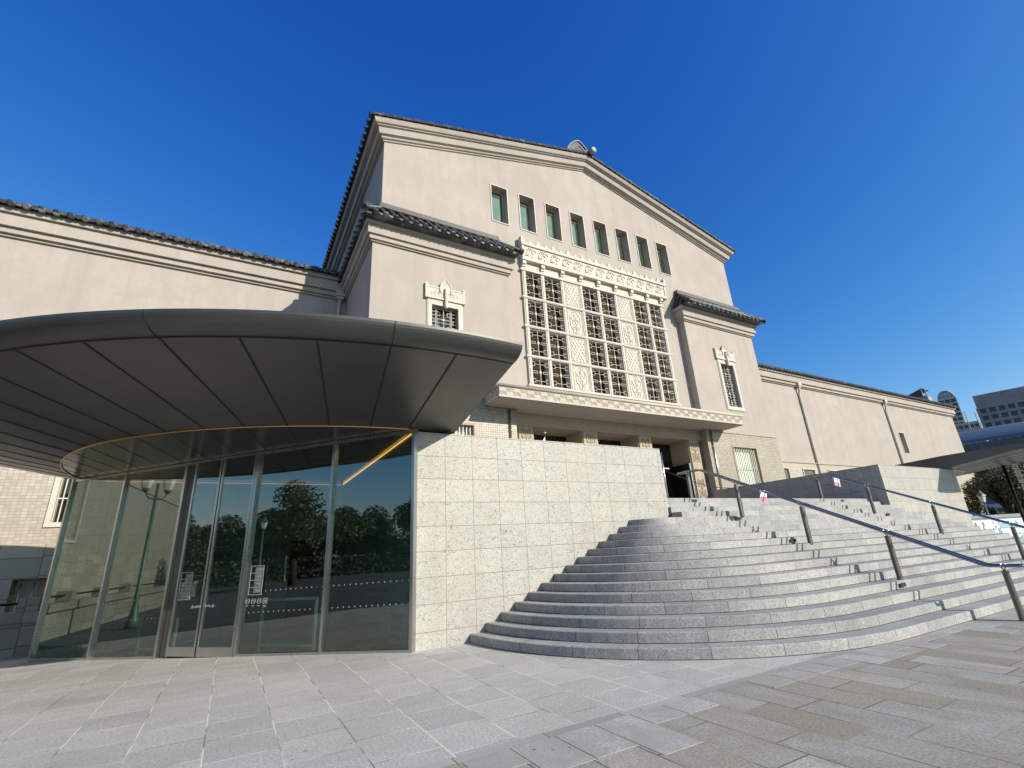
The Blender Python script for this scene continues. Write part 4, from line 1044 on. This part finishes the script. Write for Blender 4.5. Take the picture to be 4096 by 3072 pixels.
b = MB(); b.box(20.69, 20.77, D-.07, D-.021, 2.8, 5.5); b.build('door_edge', steel, mus)
b = MB(); b.box(21.28, 21.52, D-.075, D-.051, 3.12, 3.42); pq = b.build('plaque', M_simple('plaque_green', (.22, .33, .27), .5), mus)
b = MB(); b.box(21.26, 21.28, D-.08, D-.051, 3.10, 3.44); b.box(21.52, 21.54, D-.08, D-.051, 3.10, 3.44); b.box(21.28, 21.52, D-.08, D-.051, 3.42, 3.44); b.box(21.28, 21.52, D-.08, D-.051, 3.10, 3.12)
for z, w_ in ((3.36, .03), (3.29, .17), (3.22, .17), (3.17, .03)): b.box(21.4-w_/2, 21.4+w_/2, D-.078, D-.0755, z-.012, z+.012)
b.build('plaque_frame', darkmetal, pq)
# downpipes
def pipe(x, y, ztop, zbot, r=.06, m=None, hopper=True):
    b = MB(); m = m or trim
    if hopper:
        b.box(x-.22, x+.22, y-.42, y-.02, ztop-.02, ztop+.28); b.box(x-.16, x+.16, y-.36, y-.04, ztop-.16, ztop-.021)
        b.tube([(x, y-.22, ztop-.15), (x, y-.22, ztop-.45), (x, y-.10, ztop-.85), (x, y-.10, zbot)], r, 10)
        z = ztop-1.6
        while z > zbot+.3: b.tube([(x, y-.10, z), (x, y-.10, z+.07)], r*1.35, 10); z -= 1.35
    else:
        b.tube([(x, y-.08, ztop), (x, y-.08, zbot)], r, 10); z = ztop-1.0
        while z > zbot: b.box(x-.02, x+.02, y-.08, y, z, z+.03); b.tube([(x, y-.08, z), (x, y-.08, z+.06)], r*1.2, 10); z -= 1.3
    b.build('downpipe', m, mus)
for x_ in (42.4, 57.75, mx_(42.4), mx_(57.75)): pipe(x_, YW, 14.10, 2.6, .095)
pipe(PX0-.35, YW, 14.10, 3.0, .08)
pipe(9.62, DP, 7.35, 2.79, .055, steel, False); pipe(22.28, DP, 7.35, 2.79, .055, steel, False)
pipe(3.75, DP+1.9, 16.9, 15.9, .06, trim, True)

# ------------------------------------------------------------------ small things by the doors
t = thing('flag', 'small white flag on a pole with gold ball, behind the left granite wall', 'flag', (10.39, 15.5, 2.79))
b = MB(); b.tube([(10.39, 15.5, 2.79), (10.39, 15.5, 5.95)], .022, 8); b.build('pole', steel, t)
b = MB(); b.ball((10.39, 15.5, 6.0), .055, 10); b.build('finial', M_metal('brass', (.75, .55, .25), .25), t)
b = MB(); b.poly([(10.36, 15.48, 5.82), (10.2, 15.44, 5.62), (9.9, 15.46, 5.2), (10.36, 15.5, 5.3)]); b.poly([(10.36, 15.5, 5.82), (10.36, 15.52, 5.3), (9.9, 15.48, 5.2), (10.2, 15.46, 5.62)]); b.build('cloth', white, t)
t = thing('barrier_post', 'slim pale steel barrier post standing at the end of the left granite wall', 'post', (12.9, 12.0, 2.79))
b = MB(); b.tube([(12.9, 12.0, 2.79), (12.9, 12.0, 4.62)], .035, 10); b.build('pole', steel, t)
b = MB(); b.obox((13.05, 12.0, 4.06), (1, 0, -.05), (0, 1, 0), (.05, 0, 1), .14, .01, .02); b.build('tag', M_simple('pink_tag', (.62, .42, .40), .6), t)
b = MB(); A_, B_ = Vector((12.9, 12.0, 4.0)), Vector((21.9, 15.6, 4.0)); pts = [A_.lerp(B_, i/30)-Vector((0, 0, .25*math.sin(math.pi*i/30))) for i in range(31)]
b.tube(pts, .014, 5); tag(b.build('chain', darkmetal, None, (12.9, 12.0, 4.0)), 'thin dark chain strung across the top of the stairs to the right wall', 'chain')

# terrace wall with pipe rail, left edge of the photo
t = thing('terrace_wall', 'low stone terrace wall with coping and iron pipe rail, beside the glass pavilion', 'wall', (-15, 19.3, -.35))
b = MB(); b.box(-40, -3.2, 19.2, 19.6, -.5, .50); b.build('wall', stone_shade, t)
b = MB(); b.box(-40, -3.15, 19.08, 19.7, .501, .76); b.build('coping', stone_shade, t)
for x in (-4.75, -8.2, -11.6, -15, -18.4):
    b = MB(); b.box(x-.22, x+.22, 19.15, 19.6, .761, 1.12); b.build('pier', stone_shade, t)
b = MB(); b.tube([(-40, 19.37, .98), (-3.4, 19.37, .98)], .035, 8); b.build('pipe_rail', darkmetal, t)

# ------------------------------------------------------------------ lamps
def lantern(b_m, b_g, x, y, z, s=1.0):
    b_m.tube([(x, y, z), (x, y, z+.10*s)], [.05*s, .12*s], 6); b_g.tube([(x, y, z+.11*s), (x, y, z+.48*s)], [.12*s, .20*s], 6, smooth=False)
    b_m.tube([(x, y, z+.48*s), (x, y, z+.53*s), (x, y, z+.70*s), (x, y, z+.82*s)], [.25*s, .23*s, .08*s, .01], 6, smooth=False); b_m.ball((x, y, z+.83*s), .03*s, 6)
def street_lamp(x, y, z, h, double, label):
    t = thing('street_lamp', label, 'street lamp', (x, y, z), 'green street lamps')
    p = MB(); p.tube([(x, y, z), (x, y, z+.25), (x, y, z+.5), (x, y, z+.9), (x, y, z+h)], [.22, .20, .13, .085, .05], 10); m = MB(); g_ = MB()
    if double:
        for s in (-1, 1):
            m = MB(); g_ = MB(); m.tube([(x, y, z+h-.55), (x+s*.2, y+s*.2, z+h-.5), (x+s*.3, y+s*.3, z+h-.28)], .03, 6); lantern(m, g_, x+s*.3, y+s*.3, z+h-.28, 1.3)
            lf = m.build('lantern', lampg, t); g_.build('lamp_glass', lampglass, lf)
        p.ball((x, y, z+h+.05), .07, 8)
    else: lantern(m, g_, x, y, z+h, 1.15)
    p.build('post', lampg, t)
    if not double: lf = m.build('lantern', lampg, t); g_.build('lamp_glass', lampglass, lf)
street_lamp(48.2, 14.56, -.34, 3.35, False, 'green street lamp with a pale lantern before the tree at far right')
street_lamp(-10.9, 17.0, -.3, 5.2, True, 'green double street lamp reflected in the leftmost glass pane')
street_lamp(-27, 14.2, -.2, 4.2, False, 'green street lamp reflected in the second glass pane')
street_lamp(-46, 13.2, -.2, 4.2, False, 'distant street lamp reflected in the door glass')

# ------------------------------------------------------------------ trees
def tree(x, y, z, h, cr, ch, lm, label, group, seed, leaves=2600, ls=.30, trunk=.28, gap=0):
    rr = random.Random(seed); t = thing('tree', label, 'tree', (x, y, z), group)
    b = MB(); top = z+h; ct = z+h-ch
    b.tube([(x, y, z-.2), (x+.1, y, z+(h-ch)*.6), (x-.05, y+.1, ct+ch*.15)], [trunk*1.2, trunk*.9, trunk*.7], 8)
    lobes = []
    nl = 9+gap
    for i in range(nl):
        a = rr.uniform(0, 6.28); rd = cr*rr.uniform(.25, .68); zz = ct + ch*rr.uniform(.25, .85)
        k_ = 1-abs((zz-ct)/ch-.45)*.6; c = Vector((x+rd*math.cos(a)*k_, y+rd*math.sin(a)*k_, zz)); lobes.append((c, cr*rr.uniform(.30, .48)*(1 if not gap else .7)))
        m_ = Vector((x, y, ct+ch*.1)).lerp(c, .5)+Vector((rr.uniform(-.3, .3), rr.uniform(-.3, .3), rr.uniform(-.2, .4)))
        b.tube([(x, y, ct+ch*.05), m_, c], [trunk*.55, trunk*.32, trunk*.1], 6)
        for q in range(3):
            e = c+Vector((rr.uniform(-1, 1), rr.uniform(-1, 1), rr.uniform(-.5, 1)))*cr*.3; b.tube([m_, (m_+e)/2+Vector((0, 0, .1)), e], [trunk*.22, trunk*.14, .02], 5)
    b.build('trunk', bark, t)
    b = MB()
    for i in range(leaves):
        c, r = rr.choice(lobes); d = Vector((rr.gauss(0, 1), rr.gauss(0, 1), rr.gauss(0, 1))).normalized()
        p = c + Vector((d.x, d.y, d.z*.8))*r*(rr.random()**.4)
        n = (d+Vector((rr.uniform(-1, 1), rr.uniform(-1, 1), rr.uniform(-1, 1)))*.9).normalized(); u = n.cross(Vector((.3, .2, 1))).normalized(); v = n.cross(u); s = ls*rr.uniform(.5, 1.2)
        b.poly([p-u*s*.5, p+v*s*.32, p+u*s*.5, p-v*s*.32])
    b.build('crown', lm, t)
tree(58.0, 15.9, -.3, 8.6, 3.1, 7.2, leaf_b, 'gnarled autumn tree behind the hoarding at far right', 'street trees', 3, 6500, .22, .26, 8)
tree(61.5, 12.2, -.3, 7.6, 2.8, 6.2, leaf_a, 'darker tree right of the gnarled autumn tree', 'street trees', 4, 4200, .24, .2, 5)
tree(60.5, 19.3, -.3, 6.6, 2.4, 5.6, leaf_a, 'low dark tree left of the gnarled autumn tree', 'street trees', 5, 3600, .24, .16, 4)
tree(-36, 12.2, -.2, 9.4, 4.8, 7.6, leaf_c, 'large round tree reflected in the glass right of the doors', 'trees reflected in the entrance glass', 11, 6000, .36, .35)
spots = [(-62, 26, 9.5), (-64, 21, 8.4), (-60, 16.5, 8.8), (-66, 11, 8.0), (-60, 6, 8.5), (-64, 1, 9.2), (-58, -4, 10.5), (-52, -9.5, 12.0), (-66, 31, 9), (-70, 16, 9.5), (-72, 5, 10), (-55, -17, 11), (-48, -26, 12), (-36, -33, 12), (-20, -38, 11), (0, -42, 12), (20, -40, 11), (40, -36, 12)]
t = thing('hedge', 'long clipped evergreen hedge across the plaza, seen reflected in the glass', 'hedge', (-54, 8, -.3))
b = MB(); rr = random.Random(9)
for i in range(9000):
    y_ = rr.uniform(-24, 30); x_ = -54+rr.uniform(-.9, .9)+.02*(y_-8)**2*.3; z_ = -.3+rr.uniform(0, 2.6)
    n_ = Vector((rr.uniform(-1, 1), rr.uniform(-1, 1), rr.uniform(-.3, 1))).normalized(); u_ = n_.cross(Vector((.3, .2, 1))).normalized(); v_ = n_.cross(u_); p_ = Vector((x_, y_, z_)); q_ = rr.uniform(.25, .5)
    b.poly([p_-u_*q_*.5, p_+v_*q_*.4, p_+u_*q_*.5, p_-v_*q_*.4])
b.build('foliage', leaf_a, t)
base_t = None
for i, (x, y, h) in enumerate(spots):
    if i == 0:
        tree(x, y, -.3, 9.0, 5.2, 8.8, leaf_a, 'broad evergreen tree in the row reflected in the entrance glass', 'tree row across the plaza', 21, 7500, .46, .3); base_t = [o for o in col.objects if o.name.startswith('tree') and o.get('group') == 'tree row across the plaza'][0]
    else:
        c = copy_tree(base_t); c.location = (x, y, -.3); c.scale = (1, 1, h/9.0); c.rotation_euler = (0, 0, i*1.3)

# ------------------------------------------------------------------ far right: hoarding, banner, buildings
t = thing('hoarding', 'white printed hoarding with teal lettering under a grey top rail, far right', 'hoarding', (45, 14.6, -.3))
hu = Vector((.894, -.447, 0)); hn = Vector((-.447, -.894, 0)); ho = Vector((44.9, 14.62, 0))
def HP(u, z, d=0.0): return ho + hu*u + hn*d + Vector((0, 0, z))
def hbox(b, u0, u1, z0, z1, d0, d1): b.obox(HP((u0+u1)/2, (z0+z1)/2, (d0+d1)/2), hu, hn, (0, 0, 1), (u1-u0)/2, abs(d1-d0)/2, (z1-z0)/2)
b = MB(); hbox(b, 0, 16, -.3, 1.88, -.08, 0); b.build('board', white, t)
b = MB(); hbox(b, -1.2, 16, 1.96, 2.16, -.15, .07); hbox(b, -.3, 16, 1.881, 1.959, -.12, .03); b.build('top_rail', M_metal('rail_grey', (.30, .32, .33), .4, metal=.5), t)
rot = (math.pi/2, 0, math.atan2(hu.y, hu.x))
p = HP(1.12, 1.13, .012); text('lettering', "what's", .72, teal, t, p, rot, .004)
p = HP(1.95, .62, .012); text('lettering_line', "l", .6, teal, t, p, rot, .004)
tl = M_simple('teal_light', (.16, .50, .58), .5)
b = MB()
for i, z in enumerate((1.48, 1.24)): hbox(b, 1.95, 3.4, z, z+.08, .001, .01)
b.build('print_stripes', tl, t)
b = MB(); rq = random.Random(4)
for i in range(16):
    for j in range(3):
        if rq.random() < .8: hbox(b, 2.15+.11*i, 2.15+.11*i+.07, .40+.2*j, .40+.2*j+rq.uniform(.05, .13), .001, .01)
for i in range(14): hbox(b, 2.05+.085*i, 2.05+.085*i+.05, 1.36, 1.42, .001, .01)
b.build('small_print', tl, t)
b = MB()
for (u, z, w_, h_) in ((.28, 1.50, .16, .34), (.85, 1.58, .11, .22), (1.55, 1.66, .05, .12), (2.0, 1.66, .05, .12), (2.75, 1.6, .11, .22), (3.3, 1.5, .12, .26)):
    pts = [(-.5, -1), (-.5, .3), (-.28, .8), (0, 1), (.28, .8), (.5, .3), (.5, -1)]; b.poly([HP(u+a*w_, z+c*h_*.7, .012) for a, c in pts])
b.build('printed_figures', greyp, t)
t = thing('banner_pole', 'dark pole carrying a tall white banner with black characters, under the far canopy', 'banner', (33.83, 8.96, 0))
b = MB(); b.tube([(33.83, 8.96, -.02), (33.83, 8.96, 4.34)], .075, 10); b.build('pole', darkmetal, t)
b = MB(); b.bar((33.83, 8.96, 3.38), (34.4, 8.2, 3.46), .03, .03, (0, 0, 1)); b.bar((33.83, 8.96, 1.9), (34.4, 8.2, 1.95), .03, .03, (0, 0, 1)); b.build('arm', darkmetal, t)
b = MB(); b.obox((33.98, 8.56, 3.89), (.25, -.97, 0), (.97, .25, 0), (0, 0, 1), .10, .01, .48); b.obox((34.0, 8.52, 2.9), (.25, -.97, 0), (.97, .25, 0), (0, 0, 1), .10, .01, .46); b.build('banner_cloth', M_simple('banner_cream', (.70, .68, .60), .7), t)
ink = M_simple('ink', (.04, .04, .04), .7)
for i, ch_ in enumerate('士一二皿'): text('banner_lettering', ch_, .15, ink, t, (33.965, 8.555, 4.22-.19*i), (math.pi/2, 0, R(-75)), .001)
for i, ch_ in enumerate('志不'): text('banner_lettering', ch_, .15, ink, t, (33.985, 8.515, 3.22-.22*i), (math.pi/2, 0, R(-75)), .001)

conc = M_simple('office_concrete', (.34, .31, .27), .85, var=.2, scale=.2); conc2 = M_simple('apartment_concrete', (.46, .43, .35), .85, var=.15, scale=.3)
wdark = M_pane('far_window', (.03, .035, .04), 1.5, .1); redroof = M_simple('dark_red_roof', (.09, .04, .035), .6); blue = M_metal('blue_roof_metal', (.075, .115, .19), .8, metal=.0)
copper = M_simple('copper_green', (.25, .36, .30), .6)
# office slab
def facade(name, label, o, ang, W_, H_, dep, fh, fw, mat, wh=.5, ww=.55, z0=0, zw0=None, top=2.0):
    t = thing(name, label, 'building', o, 'far buildings at the right'); o = Vector(o)
    ux_ = Vector((math.cos(ang), math.sin(ang), 0)); n = Vector((-ux_.y, ux_.x, 0))           # n points away from the street
    def Pt(u, d_, z): return o + ux_*u + n*d_ + Vector((0, 0, z))
    b = MB(); c = Pt(W_/2, dep/2, H_/2); b.obox(c, ux_, n, (0, 0, 1), W_/2, dep/2, H_/2)
    # piers and bands stand proud so that windows sit in recesses
    nf = int((H_-top)/fh); nw = int(W_/fw)
    for j in range(nf+1):
        z = H_-top-j*fh; c = Pt(W_/2, -.35, z+(fh*(1-wh))/2 - fh*(1-wh)/2); b.obox(Pt(W_/2, -.35, z), ux_, n, (0, 0, 1), W_/2, .35, fh*(1-wh)/2)
    b.obox(Pt(W_/2, -.35, H_-top/2+.2), ux_, n, (0, 0, 1), W_/2+.1, .36, top/2)
    for i in range(nw+1): b.obox(Pt(i*W_/nw, -.25, (H_-top)/2), ux_, n, (0, 0, 1), fw*(1-ww)/2, .25, (H_-top)/2)
    b.build('wall', mat, t)
    for j in range(min(nf, 14)):
        b = MB(); z = H_-top-j*fh-fh/2; b.obox(Pt(W_/2, -.02, z), ux_, n, (0, 0, 1), W_/2-.1, .03, fh*wh/2+.1); b.build('window_row', wdark, t)
    return t, Pt
k3 = 3.0
facade('office_building', 'grey concrete office block with two rows of square windows, far right', (106.25*k3, 28.5*k3, 0), math.atan2(-18.3, 4.3), 75, 62.5, 30, 3.6, 3.4, conc, .60, .68, top=6.2)
k4 = 3.4
tt, Pt = facade('apartment_tower', 'slender apartment tower with balcony grid and arched top, behind the museum wing', (123.9*k4, 38.6*k4, 0), math.atan2(-1.35*1.0, .45), 9.2, 86, 14, 3.3, 2.4, conc2, .66, .74, top=1.2)
b = MB(); n_ = 10
ar = [(4.6+4.0*math.cos(a), 86+4.6*math.sin(a)) for a in [math.pi*i/n_ for i in range(n_+1)]]
b.poly([Pt(u, -.3, z) for u, z in ar]); b.poly([Pt(u, 12, z) for u, z in ar][::-1])
for (u0, z0_), (u1, z1_) in zip(ar[:-1], ar[1:]): b.poly([Pt(u0, -.3, z0_), Pt(u1, -.3, z1_), Pt(u1, 12, z1_), Pt(u0, 12, z0_)])
b.build('arched_roof', redroof, tt)
b = MB(); b.tube([Pt(u, -.5, z) for u, z in ar], .5, 6)
for s in (-1.6, 0, 1.6): b.tube([Pt(4.6+s, -.5, 86), Pt(4.6+s, -.5, 86+4.2*math.sqrt(1-(s/4.0)**2))], .25, 5)
b.build('arch_rim', conc2, tt)
b = MB(); c = Pt(4.6, -.35, 88)
for s in (-2.3, -.8, .8, 2.3): b.obox(Pt(4.6+s, -.36, 88), (Pt(1, 0, 0)-Pt(0, 0, 0)), (Pt(0, 1, 0)-Pt(0, 0, 0)), (0, 0, 1), .6, .05, 1.6)
b.build('arch_window', M_simple('arch_glass', (.30, .45, .60), .2), tt)
facade('apartment_block', 'lower apartment wing in front of the slender arched tower', (124.0*k4*.99, 37.9*k4*.99, 0), math.atan2(-1.35, .45), 13.5, 66, 12, 3.3, 2.4, conc2, .66, .74, top=1.0)
# second roofed tower top seen behind the ridge
t = thing('rooftop_pavilion', 'dark gabled rooftop with green frame peeping over the museum wing ridge', 'building', (122.8*3.2, 42.2*3.2, 0), 'far buildings at the right')
b = MB(); b.box(122.0*3.2, 124.5*3.2, 39.6*3.2, 43.9*3.2, 0, 84); b.build('wall', conc, t)
b = MB(); X_, Ya, Yb = 391, 40.1*3.2, 43.8*3.2
b.poly([(X_, Ya, 89.5), (X_, Yb, 86), (X_+12, Yb, 86), (X_+12, Ya, 89.5)]); b.poly([(X_, Ya, 89.5), (X_, Yb, 86), (X_, Yb, 84), (X_, Ya, 84)]); b.build('roof', redroof, t)
b = MB()
for y in (40.1*3.2-1.8, 40.1*3.2+.2): b.tube([(X_, y, 80), (X_, y, 89)], .35, 5)
b.bar((X_, Ya-1.8, 89), (X_, Ya+1, 90), .5, .5); b.bar((X_, Ya-1.8, 85), (X_, Ya, 85), .4, .4); b.build('frame', copper, t)
# blue roofed hall
k5 = 1.5
t = thing('blue_roofed_hall', 'long hall with a blue metal roof and dark window bands behind the far canopy', 'building', (115, 20, 0), 'far buildings at the right')
b = MB(); A_, B_ = Vector((76.0*k5, 25.2*k5, 0)), Vector((82.5*k5, -2*k5, 0)); d_ = (B_-A_).normalized(); n = Vector((-d_.y, d_.x, 0))
if n.x < 0: n = -n
L_ = (B_-A_).length
def Q(u, v, z): return A_ + d_*u + n*v + Vector((0, 0, z))
n_ = 8; pr = [(6*(i/n_)**1.4, 15.6+3.0*math.sin(i/n_*math.pi/2)) for i in range(n_+1)]
for (v0, z0_), (v1, z1_) in zip(pr[:-1], pr[1:]): b.poly([Q(0, v0, z0_), Q(L_, v0, z0_), Q(L_, v1, z1_), Q(0, v1, z1_)], smooth=True)
b.poly([Q(0, 0, 15.6)] + [Q(0, v, z) for v, z in pr] + [Q(0, 20, 18.6), Q(0, 20, 15.6)]); b.poly([Q(0, 6, 18.6), Q(L_, 6, 18.6), Q(L_, 20, 18.6), Q(0, 20, 18.6)]); b.build('roof', blue, t)
b = MB(); b.obox(Q(L_/2, 10, 7.5), d_, n, (0, 0, 1), L_/2, 9.6, 7.5); b.build('wall', M_simple('hall_wall', (.10, .11, .12), .6), t)
for z in (14.6, 10.6, 6.4, 2.6):
    b = MB(); b.obox(Q(L_/2, .35, z), d_, n, (0, 0, 1), L_/2, .05, .9); b.build('window_band', wdark, t)
for z, a, c in ((13.1, 0, 6.8), (13.1, 8.2, L_), (9.0, 0, L_), (4.4, 0, L_)):
    b = MB(); b.obox(Q((a+c)/2, .2, z), d_, n, (0, 0, 1), (c-a)/2, .25, .38); b.build('white_band', M_simple('band_grey', (.42, .45, .50), .6), t)
fgrey = M_simple('frame_grey', (.16, .20, .22), .5)
for u in range(3, int(L_), 4):
    for z in (10.6, 6.4): b = MB(); b.obox(Q(u, .25, z), d_, n, (0, 0, 1), .8, .06, .65); b.build('window_frame', fgrey, t)
for i, (x, y, h) in enumerate(((86.56*1.62, 24.65*1.62, 25.8), (86.82*1.62, 23.7*1.62, 25.1))):
    b = MB(); b.tube([(x, y, 14), (x, y, h)], .09, 5); tag(b.build('antenna_mast', conc, None, (x, y, 14)), 'thin mast rising over the blue roofed hall, ' + ('left' if i == 0 else 'right') + ' one of the two', 'mast', 'masts over the blue roof')
